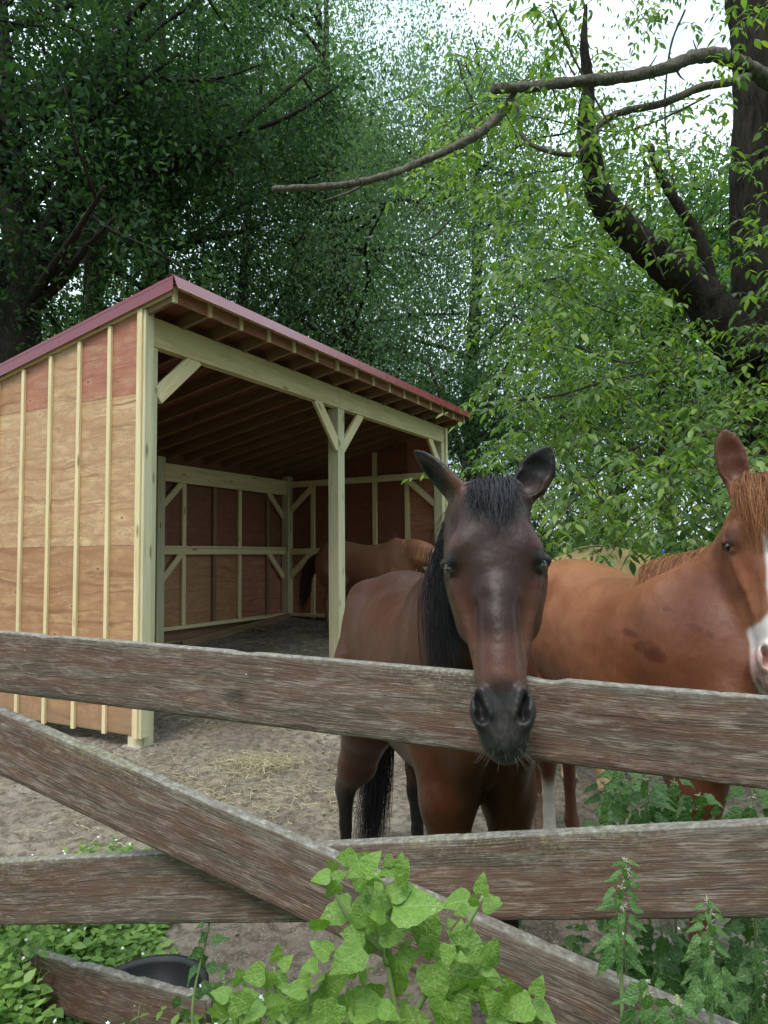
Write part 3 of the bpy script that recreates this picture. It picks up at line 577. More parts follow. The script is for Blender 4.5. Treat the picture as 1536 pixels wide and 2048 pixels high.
def body_sdf(s, M, sc=1.0, neck=None, legs=None, hw=1.0, fo=1.0):
    """M 4x4 to world from horse space (x forward, y left, z up)"""
    R = M.to_3x3(); W = lambda x, y, z: M @ Vector((x * sc, y * sc, z * sc))
    RB = R @ Matrix(((1, 0, 0), (0, 1, 0), (0, 0, 1))); tab = [(a * sc, b * sc * hw, c * sc, d * sc) for a, b, c, d in BODY]
    s.loft(M.translation, RB, tab, 2.15, .05)
    rot = lambda ry: R @ Matrix.Rotation(ry, 3, 'Y')
    for g in (1, -1):
        s.ell(W(-.52, g * .145, 1.12), (.24 * sc, .125 * sc, .25 * sc), rot(.2), k=.06)       # haunch
        s.ell(W(-.62, g * .12, .98), (.13 * sc, .10 * sc, .24 * sc), rot(-.1), k=.06)
        s.ell(W(-.45, g * .17, 1.30), (.12 * sc, .06 * sc, .06 * sc), rot(.2), k=.08)         # point of hip
        s.ell(W(.50, g * .135 * fo, 1.10), (.14 * sc, .09 * sc, .27 * sc), rot(-.38), k=.05)       # shoulder
        s.ell(W(.42, g * .17 * fo, .93), (.15 * sc, .06 * sc, .10 * sc), rot(.1), k=.06)           # triceps
        s.ell(W(.67, g * .095 * fo, 1.00), (.115 * sc, .092 * sc * fo, .15 * sc), rot(-.1), k=.02)      # pectoral
        s.ell(W(.60, g * .10 * fo, .90 - .03 * (fo < .9)), (.10 * sc, .085 * sc * fo, .13 * sc), R, k=.05)
    s.cone(W(.80, 0, 1.12), W(.74, 0, .84), .010, .014, .03, 'd')
    L = dict(hl=(0, 0), hr=(0, 0), fl=(0, 0), fr=(0, 0)); L.update(legs or {})
    for key, v_ in L.items():
        dx, dz = v_[:2]; g = (1 if key[1] == 'l' else -1) * (v_[2] if len(v_) > 2 else 1.0); gt = (1 if key[1] == 'l' else -1) * (v_[3] if len(v_) > 3 else abs(g))
        if key[0] == 'h':
            j = [(-.50, gt * .15, 1.0), (-.36 + dx * .3, gt * .17, .86 + dz * .5), (-.54 + dx * .6, (g + gt) * .072, .66 + dz), (-.645 + dx, g * .135, .53 + dz)]
            s.chain([W(*p) for p in j], [.165 * sc, .125 * sc, .078 * sc, .05 * sc], .05)
            s.ell(W(-.635 + dx, g * .135, .50 + dz), (.052 * sc, .036 * sc, .062 * sc), rot(.1), .02); s.cone(W(-.56 + dx * .7, g * .135, .72 + dz), W(-.685 + dx, g * .135, .56 + dz), .022 * sc, .022 * sc, .025)
            j = [(-.635 + dx, g * .135, .50 + dz), (-.635 + dx, g * .135, .35 + dz), (-.625 + dx, g * .135, .19 + dz * .8)]; rr = [.038, .0275, .031]; fx = -.625 + dx; fz = .18 + dz * .8
        else:
            j = [(.50 + dx * .3, gt * .145, .95), (.56 + dx * .5, g * .14, .76), (.56 + dx, g * .135, .48 + dz)]
            s.chain([W(*p) for p in j], [.105 * sc, .078 * sc, .046 * sc], .045)
            s.ell(W(.565 + dx, g * .135, .465 + dz), (.042 * sc, .038 * sc, .055 * sc), R, .02)
            j = [(.56 + dx, g * .135, .45 + dz), (.555 + dx, g * .135, .31 + dz), (.55 + dx, g * .135, .19 + dz * .8)]; rr = [.035, .0265, .031]; fx = .55 + dx; fz = .18 + dz * .8
        s.chain([W(*p) for p in j], [r * sc for r in rr], .018)
        s.ell(W(fx, g * .135, fz), (.034 * sc, .032 * sc, .036 * sc), R, .02)
        s.cone(W(fx, g * .135, fz), W(fx + .055, g * .135, .085), .029 * sc, .034 * sc, .02)
        RH = R @ Matrix(((0, 0, 1), (0, 1, 0), (-1, 0, 0))); 
        s.loft(W(fx + .055, g * .135, .085), RH, [(0, .036 * sc, -.036 * sc, .038 * sc), (.04, .044 * sc, -.044 * sc, .052 * sc), (.078, .052 * sc, -.046 * sc, .066 * sc)], 2.0, .012)
    if neck is not None:
        # neck rows: centre point (world), depth radius, lateral radius
        pts = [Vector(p[0]) for p in neck]
        for i in range(len(neck)):
            t = (pts[min(i + 1, len(pts) - 1)] - pts[max(i - 1, 0)]).normalized(); latw = neck[i][3] if len(neck[i]) > 3 else R @ Vector((0, 1, 0)); latw = (latw - t * latw.dot(t)).normalized(); dp = latw.cross(t)
            seg = (pts[min(i + 1, len(pts) - 1)] - pts[max(i - 1, 0)]).length / 2
            s.ell(pts[i], (max(seg * 1.25, .09), neck[i][2], neck[i][1]), Matrix((t, latw, dp)).transposed(), k=.08)
def mat_coat(name, rough=.42, coat=.15, spec=.5):
    m = NB(name, rough, spec); c = m.coord((1, 1, 1), rnd=False); base = m.attr('coat', 'Color')
    n = m.noise(m.coord((220, 220, 60), rnd=False), 1, 3, .6); p = m.noise(c, 7, 5, .65); f = m.noise(m.coord((60, 60, 25), rnd=False), 1, 4, .6)
    col = m.mix(m.ramp(p, [(.35, .35), (.6, 0.0)]), base, m.mix(1.0, base, (.55, .5, .48), 'MULTIPLY')); col = m.mix(m.ramp(f, [(.5, 0.0), (.75, .30)]), col, m.mix(1.0, col, (1.7, 1.6, 1.5), 'MULTIPLY'))
    dst = m.math('MULTIPLY', m.ramp(m.noise(c, 2.6, 5, .7), [(.5, 0.0), (.72, .16)]), m.ramp(m.noise(m.coord((130, 130, 60), rnd=False), 1, 3), [(.4, .3), (.6, 1.0)])); col = m.mix(dst, col, (.30, .24, .18))
    m.col(col); m.rough(m.ramp(p, [(.3, rough - .06), (.7, rough + .12)])); m.b.inputs['Sheen Weight'].default_value = .02; m.b.inputs['Coat Weight'].default_value = .16; m.b.inputs['Coat Roughness'].default_value = .36; m.b.inputs['Coat IOR'].default_value = 1.5
    m.bump(m.math('ADD', n, m.math('MULTIPLY', m.noise(c, 30, 4), .8)), .0022, .45); return m.m
COAT = mat_coat('horse_coat', .38, spec=.17)
def hair_mat(name, c1, c2, rough=.42):
    m = NB(name, rough, .45); m.col(m.ramp(m.attr('rnd'), [(0, c1), (1, c2)])); return m.m
def strands(name, mat, roots, paths, parent, width=.0012, segs=9):
    """hair: every strand a three-sided tapering sliver; paths(n,segs,3)"""
    n = len(paths); k = paths.shape[1]; T = np.gradient(paths, axis=1); T /= np.linalg.norm(T, axis=2)[..., None] + 1e-9
    A = np.cross(T, np.array([.3, 1, .2])); A /= np.linalg.norm(A, axis=2)[..., None] + 1e-9; B = np.cross(T, A)
    w_ = width * RNG.uniform(.6, 1.4, (n, 1, 1)) * np.linspace(1, .12, k)[None, :, None]
    ring = [paths + w_ * (cos(a) * A + sin(a) * B) for a in (0, 2.094, 4.189)]
    V = np.stack(ring, 2).reshape(-1, 3); b = (np.arange(n)[:, None, None] * k + np.arange(k - 1)[None, :, None]) * 3; j = np.arange(3)[None, None]; j2 = (j + 1) % 3
    F = np.stack([b + j, b + j2, b + 3 + j2, b + 3 + j], -1).reshape(-1, 4)
    me = np_mesh(name, V, F, mat, True, {'rnd': ('FLOAT', np.repeat(RNG.random(n), k * 3))})
    return tag(obj(name, me, parent), kind='stuff')
def hair_paths(n, rootf, dirf, length, segs, grav, clump=.5, wob=.01, nclump=14, lenf=None):
    """roots by rootf(u) on a curve; strands leave along dirf(u) and bend towards grav; wisps gather in clumps"""
    u = RNG.random(n); R0 = np.array([rootf(a) for a in u]) + RNG.normal(0, .006, (n, 3)); D0 = np.array([dirf(a) for a in u], float) + RNG.normal(0, .10, (n, 3)); g = np.array(grav, float)
    cid = np.floor(u * nclump + RNG.normal(0, .7, n)).astype(int) % nclump; coff = RNG.normal(0, 1, (nclump, 3)) * .045; cl = RNG.uniform(.75, 1.15, nclump)
    Lr = length * RNG.uniform(.65, 1.08, n) * cl[cid]; Lr = Lr * (lenf(u) if lenf else 1); t = np.linspace(0, 1, segs); P_ = np.zeros((n, segs, 3)); P_[:, 0] = R0; ph = RNG.uniform(0, 6.28, (n, 3))
    for i in range(1, segs):
        d = D0 * (1 - t[i]) ** 2 + g * (1 - (1 - t[i]) ** 2) + coff[cid] * 3 * clump * t[i]; d /= np.linalg.norm(d, axis=1)[:, None]
        P_[:, i] = P_[:, i - 1] + d * (Lr / (segs - 1))[:, None]
    P_ += wob * np.sin(t[None, :, None] * 7 + ph[:, None, :]) * t[None, :, None]; return P_
def eyeball(parent, C, r, mat):
    mb = MB(); n, k = 10, 14; V = [(r * sin(pi * i / n) * cos(2 * pi * j / k), r * sin(pi * i / n) * sin(2 * pi * j / k), r * cos(pi * i / n)) for i in range(n + 1) for j in range(k)]
    F = [(i * k + j, (i + 1) * k + j, (i + 1) * k + (j + 1) % k, i * k + (j + 1) % k) for i in range(n) for j in range(k)]; mb.add(np.array(V), F)
    o = obj('eye', mb.mesh('eye', mat, True), parent, Matrix.Translation(C)); return o
me_ = NB('dark_eye', .06, .9); me_.col((.012, .008, .006)); me_.b.inputs['Coat Weight'].default_value = 1; EYE = me_.m
lerp = lambda a, b, t: a + (b - a) * np.clip(t, 0, 1)[:, None]
def mixc(C, m, c): return C + (np.array(c) - C) * np.clip(m, 0, 1)[:, None]
def to_local(M, V): Mi = np.array(M.inverted()); return V @ Mi[:3, :3].T + Mi[:3, 3]

# ---- dark bay horse with its head over the rail
def yaw_m(px, py, ang, pz=0.0): return Matrix.Translation((px, py, pz)) @ Matrix.Rotation(ang, 4, 'Z')
def horse(label, V, F, C, loc, rough=None):
    e = empty('horse', loc); tag(e, label, 'horse'); me = np_mesh('body', V - np.array(loc), F, COAT, True, {'coat': ('FLOAT_COLOR', np.hstack([np.clip(C, 0, 1), np.ones((len(C), 1))]))})
    obj('body', me, e); return e
def relief(V, F, amp=.003):
    n = np.cross(V[F[:, 1]] - V[F[:, 0]], V[F[:, 3]] - V[F[:, 0]]); N = np.stack([sum(np.bincount(F[:, k], n[:, i], len(V)) for k in range(4)) for i in range(3)], 1); N /= np.linalg.norm(N, axis=1)[:, None] + 1e-9
    return V + N * (amp * 1.6 * vnoise(V[:, 0], V[:, 1], V[:, 2], 11) + amp * .8 * vnoise(V[:, 0], V[:, 1] + 5, V[:, 2], 27) + .0007 * vnoise(V[:, 0], V[:, 1], V[:, 2], 90))[:, None]
def head_masks(V, HO, HRt, sc, ymax, zmin=-9):
    Hh = to_local(Matrix.Translation(HO) @ HRt.to_4x4(), V) / sc
    hd = (Hh[:, 0] > -.2) & (Hh[:, 0] < .68) & (np.abs(Hh[:, 1]) < .22) & (Hh[:, 2] > -.30) & (Hh[:, 2] < .1) & (V[:, 1] < ymax)
    return Hh, hd, np.abs(Hh[:, 1]) / np.interp(Hh[:, 0], [r[0] for r in HEADT], [r[1] for r in HEADT])
BLK = hair_mat('black_hair', (.008, .008, .010), (.035, .034, .040)); WH = hair_mat('whisker_hair', (.1, .09, .08), (.25, .22, .2))
HO = Vector((.256, 1.700, 1.665)); HRt = hframe((-.030, -.385, -.925), (-.155, -1, 0)); HS = .955
DL = (.172, 2.80, 0); MD = yaw_m(DL[0], DL[1], math.atan2(-1.34, .27))
s = SDF(graded(-.36, .62, .05, .46, .0042, .013), graded(1.25, 3.66, 1.30, 1.86, .0042, .015), graded(-.03, 1.92, 1.03, 1.88, .0042, .014))
latd = Vector((1, .16, 0))
neck = [((.20, 2.34, 1.20), .27, .135, latd), ((.215, 2.20, 1.27), .235, .12, latd), ((.23, 2.06, 1.36), .195, .105, latd), ((.24, 1.94, 1.45), .165, .095, latd), ((.25, 1.84, 1.535), .135, .085, latd), ((.256, 1.78, 1.585), .11, .078, latd)]
body_sdf(s, MD, 1.0, neck, dict(hl=(.10, -.09, .55, .8), hr=(-.03, -.10, 1.75, 1.0), fl=(.0, 0, .70), fr=(.03, 0, .74)), hw=.92, fo=.74)
EARS_D = ((1, (.015, .072, -.06), (-.115, .150, -.01), (.0, .0, 1)), (-1, (.012, -.064, -.065), (-.138, -.200, -.035), (.0, -1.0, .25)))
head_sdf(s, HO, HRt, HS, EARS_D)
V, F = s.mesh(); V = relief(smooth_mesh(V, F, 2), F); del s
Bb = to_local(MD, V); Hh, hd, side = head_masks(V, HO, HRt, HS, 1.95); hd = np.where(Hh[:, 0] < .05, hd, hd * (1 - sstep(1.1, 1.5, side)))
C = np.tile([.066, .020, .008], (len(V), 1)); nn = fbm(V[:, 0], V[:, 1], V[:, 2], 6, 3)
C = mixc(C, sstep(1.25, 1.42, V[:, 2]) * .5 * (1 - hd), (.030, .014, .012)); C = mixc(C, (1 - sstep(.40, .56, Bb[:, 2] + .05 * nn)) * (Bb[:, 0] < 0), (.010, .008, .008)); C = mixc(C, 1 - sstep(.34, .50, Bb[:, 2]), (.010, .008, .008))
d, sd_, f_ = Hh[:, 0], Hh[:, 1], Hh[:, 2]
C = mixc(C, hd * 1.0, (.027, .011, .007))
C = mixc(C, hd * sstep(.13, .30, d + .06 * nn) * (1 - sstep(.47, .52, d)) * sstep(.25, .75, side + .25 * nn), (.075, .025, .011))
C = mixc(C, hd * sstep(.34, .42, d + .04 * nn) * (1 - sstep(.47, .52, d)) * .8, (.105, .043, .027))
C = mixc(C, hd * sstep(.05, .12, d) * (1 - sstep(.14, .2, d)) * sstep(.5, .9, side) * .6, (.06, .02, .02))
C = mixc(C, hd * sstep(.455, .515, d + .03 * nn), (.016, .0155, .017)); C = mixc(C, hd * .7 * np.exp(-((d - .140) / .03) ** 2) * sstep(.6, .85, side) * (1 - sstep(.95, 1.3, side)) * (.7 + nn), (.15, .095, .07))
C = mixc(C, hd * .95 * np.exp(-((d - .197) / .030) ** 4 - ((np.abs(sd_) - .112) / .026) ** 4), (.008, .006, .006))
C = mixc(C, hd * (d < -.02) * sstep(.02, .05, -d) * 1.0, (.006, .005, .005))
C = mixc(C, hd * .8 * np.exp(-((d + .035) / .045) ** 2 - ((sd_ + .085) / .03) ** 2), (.12, .055, .032))
dark = horse('dark bay horse with black forelock facing the camera, its head hanging over the top rail', V, F, C, DL)
hw_ = lambda a, b, c: np.array(HO + HRt @ (HS * Vector((a, b, c)))) - np.array(DL)
for g in (1, -1): eyeball(dark, Vector(hw_(.195, g * .1030, -.051)), .0235 * HS, EYE)
fd = np.array(HRt @ Vector((1, 0, .12))); fs = np.array(HRt @ Vector((0, 1, 0))); ff = np.array(HRt @ Vector((0, 0, 1)))
pf = np.concatenate([hair_paths(n_, lambda u: hw_(-.025 + .035 * random.random(), (u - .5) * .062 + o_, -.03 + .02 * random.random()), lambda u: ff * .75 - fd * .3 + fs * ((u - .5) * .8 + o_ * 8), l_, 12, fd * 1.0 - fs * .02 - ff * .24, .85, .010, c_, lambda u: 1.12 - 1.15 * np.abs(u - .5)) for n_, o_, l_, c_ in ((420, .004, .165, 6), (260, .016, .12, 5), (220, -.012, .12, 5), (110, .012, .20, 4))])
strands('forelock', BLK, None, pf, dark, .0009)
pf = hair_paths(700, lambda u: hw_(-.03 + .04 * random.random(), (u - .5) * .10, -.035), lambda u: ff * .6 - fd * .35 + fs * (u - .5) * 1.2, .055, 8, fd * .8 + fs * .0 - ff * .5, .8, .008, 9)
strands('poll_hair', BLK, None, pf, dark, .0009)
mane_c = [np.array(p) - np.array(DL) for p in ((.245, 1.80, 1.65), (.235, 1.87, 1.62), (.225, 1.98, 1.56), (.215, 2.10, 1.50))]; mane_cc = catmull(mane_c, 12)
mf = lambda u: mane_cc[min(len(mane_cc) - 1, int(u * len(mane_cc)))] + np.array((-.01, 0, .0))
strands('mane', BLK, None, hair_paths(3000, mf, lambda u: np.array((-.48, 0, -.15)), .40, 12, (.11, 0, -1), .04, .005, 26), dark, .0012)
tail0 = np.array(MD @ Vector((-.765, 0, 1.22))) - np.array(DL)
strands('tail', BLK, None, hair_paths(2200, lambda u: tail0 + np.array((-.0, .03, -.45 * u)), lambda u: np.array((-.12, .25, -.6)), .95, 12, (-.10, -.02, -1), .14, .015, 12), dark, .0016)
tb = MB(); tb.tube(catmull([tail0 + np.array((0, -.04, .02)), tail0 + np.array((-.01, .02, -.1)), tail0 + np.array((-.02, .03, -.35))], 8), [.04, .035, .02], 8); obj('dock', tb.mesh('dock', BLK, True), dark)
wp = []
for i in range(90):
    a = RNG.uniform(-1, 1); r0 = hw_(RNG.uniform(.585, .635), a * .045, RNG.uniform(-.1, -.03)); dr = fd * .8 + fs * a * .7 + ff * RNG.uniform(-.2, .5); l = RNG.uniform(.02, .05); wp.append([r0 + dr * l * t for t in np.linspace(0, 1, 5)])
strands('whisker', WH, None, np.array(wp), dark, .00035)
lp = []
for g in (1, -1):
    for i in range(60):
        t = RNG.random(); r0 = hw_(.190 - .006 * t, g * (.103 + .022 * t), -.022 - .045 * t); dr = fs * g * .7 + ff * .35 + fd * .65 + RNG.normal(0, .1, 3); lp.append([r0 + dr * .016 * q for q in np.linspace(0, 1, 5)])
strands('eyelash', BLK, None, np.array(lp), dark, .0006)

# ---- chestnut horse with white blaze, right
SCN = 1.03; CL = (.955, 2.86, 0); MC = yaw_m(CL[0], CL[1], math.atan2(-.85, .19))
pol = P(1532, 962, 2.10); HO2 = Vector(pol); HR2 = hframe((-.075, -.25, -.965), (-.29, -1, 0)); HS2 = .95
s = SDF(graded(.45, 1.55, .92, 1.36, .006, .014), graded(1.60, 3.82, 1.75, 2.35, .006, .015), graded(-.03, 1.98, 1.0, 1.95, .006, .014))
latc = Vector((1, .2, 0))
neck = [((1.05, 2.38, 1.20), .25, .150, latc), ((1.10, 2.32, 1.28), .22, .130, latc), ((1.14, 2.27, 1.37), .185, .115, latc), ((1.165, 2.23, 1.47), .15, .10, latc), ((1.17, 2.20, 1.56), .12, .085, latc)]
body_sdf(s, MC, SCN, neck, dict(hr=(.0, 0, .30, .9), hl=(-.12, 0, .95), fl=(.14, 0, 1.05), fr=(-.02, 0, .8)), hw=1.0)
EARS_C = ((1, (.015, .062, -.06), (-.17, .10, .0), (0, .3, 1)), (-1, (.0, -.066, -.07), (-.20, -.100, -.03), (0, -.15, 1)))
head_sdf(s, HO2, HR2, HS2, EARS_C)
V, F = s.mesh(); V = relief(smooth_mesh(V, F, 2), F); del s
Bb = to_local(MC, V) / SCN; Hh, hd, side = head_masks(V, HO2, HR2, HS2, 2.35); hd = hd * (1 - sstep(1.05, 1.35, side)) * sstep(-.05, .0, Hh[:, 2] - np.interp(Hh[:, 0], [0, .3, .4, .65], [-.20, -.24, -.17, -.13])); hd = np.where(Hh[:, 0] < .02, (Hh[:, 0] > -.2) * (np.abs(Hh[:, 1]) < .15) * (V[:, 1] < 2.3), hd)
nn = fbm(V[:, 0], V[:, 1], V[:, 2], 5, 4); C = np.tile([.245, .096, .044], (len(V), 1)); C = mixc(C, sstep(-.1, .4, nn), (.19, .066, .028))
C = mixc(C, (1 - hd) * sstep(.35, .62, Bb[:, 0]) * .75, (.115, .036, .018)); C = mixc(C, (1 - hd) * (1 - sstep(.6, 1.05, Bb[:, 2])) * .65, (.11, .034, .017)); C = mixc(C, sstep(1.36, 1.46, Bb[:, 2]) * (Bb[:, 0] < .1) * .5, (.30, .13, .05))  # neck and chest darkened: shade below the head painted into the coat colour
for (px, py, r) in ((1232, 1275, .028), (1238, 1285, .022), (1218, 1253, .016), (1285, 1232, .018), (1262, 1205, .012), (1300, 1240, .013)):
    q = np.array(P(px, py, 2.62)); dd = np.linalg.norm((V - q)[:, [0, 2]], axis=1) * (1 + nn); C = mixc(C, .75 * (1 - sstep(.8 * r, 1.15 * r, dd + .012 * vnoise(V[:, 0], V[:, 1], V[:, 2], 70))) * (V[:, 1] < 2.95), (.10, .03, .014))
white = 1 - sstep(.40, .47, Bb[:, 2] + .06 * nn); C = mixc(C, white * (Bb[:, 0] < 0) * (Bb[:, 1] < .08), (.55, .50, .44)); C = mixc(C, (1 - sstep(.22, .3, Bb[:, 2])) * (Bb[:, 0] > 0), (.55, .5, .44)); C = mixc(C, 1 - sstep(.07, .10, Bb[:, 2]), (.38, .22, .14))
d, sd_ = Hh[:, 0], Hh[:, 1]; C = mixc(C, hd * (d < -.02) * 1.0, (.085, .028, .015)); bl = 1 - sstep(.014, .026, np.abs(sd_ + .006) - .02 * np.exp(-((d - .12) / .05) ** 2) + .012 * nn)
C = mixc(C, hd * .5 * sstep(.1, .2, d) * (1 - sstep(.3, .4, d)), (.24, .085, .045)); C = mixc(C, hd * .8 * np.exp(-((d - .185) / .035) ** 2 - ((np.abs(sd_) - .112) / .028) ** 2), (.045, .02, .017))
C = mixc(C, hd * bl * sstep(.05, .075, d) * (1 - .0 * d), (.72, .70, .68))
mz = hd * sstep(.405, .425, d + .03 * nn + .05 * (.5 - side)); C = mixc(C, mz * (side < 1.6), (.70, .64, .60)); C = mixc(C, hd * sstep(.50, .53, d) * 1.0, (.66, .42, .38)); C = mixc(C, hd * sstep(.59, .64, d) * sstep(.2, .5, -nn + .3) * .5, (.2, .14, .13))
C = mixc(C, hd * .85 * np.exp(-((d - .538) / .03) ** 2 - ((np.abs(sd_) - .0475) / .010) ** 2), (.22, .07, .06))
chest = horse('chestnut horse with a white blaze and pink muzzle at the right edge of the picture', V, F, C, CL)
hw2 = lambda a, b, c: np.array(HO2 + HR2 @ (HS2 * Vector((a, b, c)))) - np.array(CL)
for g in (1, -1): eyeball(chest, Vector(hw2(.195, g * .1030, -.051)), .0235 * HS2, EYE)
RED = hair_mat('chestnut_hair', (.20, .065, .022), (.52, .24, .10), .5)
fd = np.array(HR2 @ Vector((1, 0, .12))); fs = np.array(HR2 @ Vector((0, 1, 0))); ff = np.array(HR2 @ Vector((0, 0, 1)))
pf = hair_paths(1500, lambda u: hw2(-.03 + .05 * random.random(), (u - .5) * .12, -.03 + .02 * random.random()), lambda u: ff * .55 - fd * .05 + fs * (u - .5) * 1.0, .25, 12, fd * 1.0 + fs * .05 - ff * .24, .75, .01, 9, lambda u: 1.15 - 1.0 * np.abs(u - .5)); strands('forelock', RED, None, pf, chest, .0009)
mane_c = [np.array(p) - np.array(CL) for p in ((1.15, 2.20, 1.60), (1.12, 2.30, 1.545), (1.06, 2.40, 1.505), (1.0, 2.48, 1.485), (.955, 2.58, 1.465))]; mane_cc2 = catmull(mane_c, 12)
mf = lambda u: mane_cc2[min(len(mane_cc2) - 1, int(u * len(mane_cc2)))]
strands('mane', RED, None, hair_paths(2200, mf, lambda u: np.array((-.55, -.35, .0)), .24, 12, (-.10, -.25, -1), .12, .006, 22), chest, .0011)
tail0 = np.array(MC @ Vector((-.79, 0, 1.24))) - np.array(CL); strands('tail', RED, None, hair_paths(900, lambda u: tail0 + np.array((0, .02, -.3 * u)), lambda u: np.array((0, .4, -.4)), 1.0, 10, (0, .02, -1), .2, .02, 12), chest, .002)
wp = []
for i in range(110):
    a = RNG.uniform(-1, 1); r0 = hw2(RNG.uniform(.52, .635), a * .055, RNG.uniform(-.1, -.03)); dr = fd * .5 + fs * a * .9 + ff * RNG.uniform(-.2, .5); l = RNG.uniform(.02, .055); wp.append([r0 + dr * l * t for t in np.linspace(0, 1, 5)])
strands('whisker', WH, None, np.array(wp), chest, .00035)

# ---- brown horse in the shed and the cream horse behind
def far_horse(label, loc, ang, sc, col, dark_c, neckpts, hO, hdown, hface, hair, tailoff=(0, 0, 0), mane_side=(-.5, -.5, .2)):
    M = yaw_m(loc[0], loc[1], ang, loc[2]); pts = [Vector(p) for p in neckpts]; allp = [M @ Vector((x, y, z)) for x in (-1.0 * sc, .9 * sc) for y in (-.4, .4) for z in (0, 1.6 * sc)] + pts + [Vector(hO) + Vector(hdown) * .65]
    lo = [min(p[i] for p in allp) - .2 for i in range(3)]; hi = [max(p[i] for p in allp) + .2 for i in range(3)]
    s = SDF(*[np.arange(lo[i], hi[i], .016) for i in range(3)]); latn = M.to_3x3() @ Vector((0, 1, 0))
    n = len(pts); body_sdf(s, M, sc, [(pts[i], .27 - .15 * i / (n - 1), .14 - .055 * i / (n - 1), latn) for i in range(n)], dict(fl=(.05, 0), hr=(.06, 0)))
    R = hframe(hdown, hface); head_sdf(s, hO, R, .95 * sc, detail=False); V, F = s.mesh(); V = smooth_mesh(V, F, 2); B = to_local(M, V) / sc
    nn = fbm(V[:, 0], V[:, 1], V[:, 2], 4, 3); C = np.tile(col, (len(V), 1)); C = mixc(C, sstep(-.2, .5, nn) * .5, dark_c); C = mixc(C, 1 - sstep(.3, .6, B[:, 2]), dark_c)
    e = horse(label, V, F, C, loc); l = np.array(loc)
    for g in (1, -1): eyeball(e, Vector(np.array(Vector(hO) + R @ Vector((.185, g * .095, -.05))) - l), .02, EYE)
    mc = catmull([np.array(p) - l + np.array((0, 0, (.24 - .14 * i / (n - 1)))) for i, p in enumerate(neckpts)], 8)
    strands('mane', hair, None, hair_paths(1400, lambda u: mc[min(len(mc) - 1, int(u * len(mc)))], lambda u: np.array(mane_side), .26, 8, (0, -.1, -1), .15, .01, 20), e, .0025)
    t0 = np.array(M @ Vector((-.79 * sc, 0, 1.24 * sc))) - l; strands('tail', hair if not tailoff[0] else tailoff[1], None, hair_paths(1200, lambda u: t0 + np.array((0, 0, -.25 * u)), lambda u: np.array(M.to_3x3() @ Vector((-1, 0, -.1))), .75, 9, (0, 0, -1), .15, .02, 10), e, .003)
    return e
BRN = hair_mat('brown_hair', (.03, .012, .008), (.09, .04, .02), .5); BLOND = hair_mat('flaxen_hair', (.40, .22, .09), (.68, .46, .24), .5)
gs = gz(-.3, 10.4)
far_horse('brown horse standing inside the shed behind the middle post', (-.28, 10.45, gs), math.atan2(-.42, 1.0), .98, (.26, .115, .065), (.12, .05, .03),
          [(.22, 10.22, gs + 1.16), (.38, 10.12, gs + 1.20), (.54, 10.02, gs + 1.20), (.70, 9.92, gs + 1.14)], (.86, 9.80, gs + 1.08), (.35, -.25, -.9), (.5, -.8, .45), BLOND, (1, BRN))
far_horse('cream horse whose back shows behind the chestnut horse below hanging leaves', (1.85, 4.95, 0), math.atan2(.35, 1.0), 1.09, (.74, .50, .27), (.6, .40, .2),
          [(2.45, 5.15, 1.25), (2.68, 5.2, 1.15), (2.88, 5.25, 1.0), (3.05, 5.3, .85)], (3.18, 5.32, .72), (.55, .1, -.8), (.8, .15, .5), BLOND)
# ------------------------------------------------------------------ foliage
def mat_leaf(name, stops, trans=.35, rough=.45, spec=.4, back=None):
    m = NB(name, rough, spec); col = m.ramp(m.attr('rnd'), stops)
    tr = m.n('ShaderNodeBsdfTranslucent', {0: m.mix(1.0, col, (1.5, 1.7, .7), 'MULTIPLY')}); m.col(col)
    mxs = m.n('ShaderNodeMixShader', {0: trans, 1: m.b.outputs[0], 2: tr.outputs[0]}); m.t.links.new(mxs.outputs[0], m.out.inputs['Surface']); return m.m
def mat_bark(name, a, b, sc=1.0):
    m = NB(name, .9, .15); c = m.coord((1, 1, .22)); n = m.noise(c, 34 * sc, 6, .65, .5); n2 = m.noise(m.coord((1, 1, 1)), 5, 4)
    m.col(m.mix(m.ramp(n2, [(.45, 0.0), (.7, .5)]), m.ramp(n, [(.35, b), (.62, a)]), tuple(x * .9 + .01 for x in (a[0], a[1] * 1.1, a[2])))); m.bump(n, .02, .9); return m.m
BARK = mat_bark('dark_bark', (.045, .036, .028), (.010, .008, .007)); BARKG = mat_bark('grey_bark', (.19, .165, .13), (.06, .05, .04), 2.0); TWIG = mat_bark('twig_bark', (.10, .085, .06), (.04, .035, .025), 2)
LQ = (np.array([(0, 0, 0), (.5, .24, .05), (1, 0, -.06), (.5, -.24, .05)]), np.array([(0, 1, 2, 3)]))
def leaf_tpl(w=.22, fold=.06, droop=.12, n=4, tipw=.0):
    V = []; 
    for i in range(n + 1):
        t = i / n; ww = w * sin(pi * t ** .8) ** .9 * (1 if 0 < i < n else 0); z = -droop * t * t; V += [(t, 0, z)] + ([(t * .97, ww, z + fold), (t * .97, -ww, z + fold)] if 0 < i < n else [])
    F = []; c = lambda i: 0 if i == 0 else 1 + 3 * (i - 1); 
    for i in range(n):
        a, b = c(i), c(i + 1)
        if i == 0: F += [(a, b, b + 1), (a, b + 2, b)]
        elif i == n - 1: F += [(a, b, a + 1), (a, a + 2, b)]
        else: F += [(a, b, b + 1), (a, b + 1, a + 1), (a, a + 2, b + 2), (a, b + 2, b)]
    return np.array(V), np.array(F)
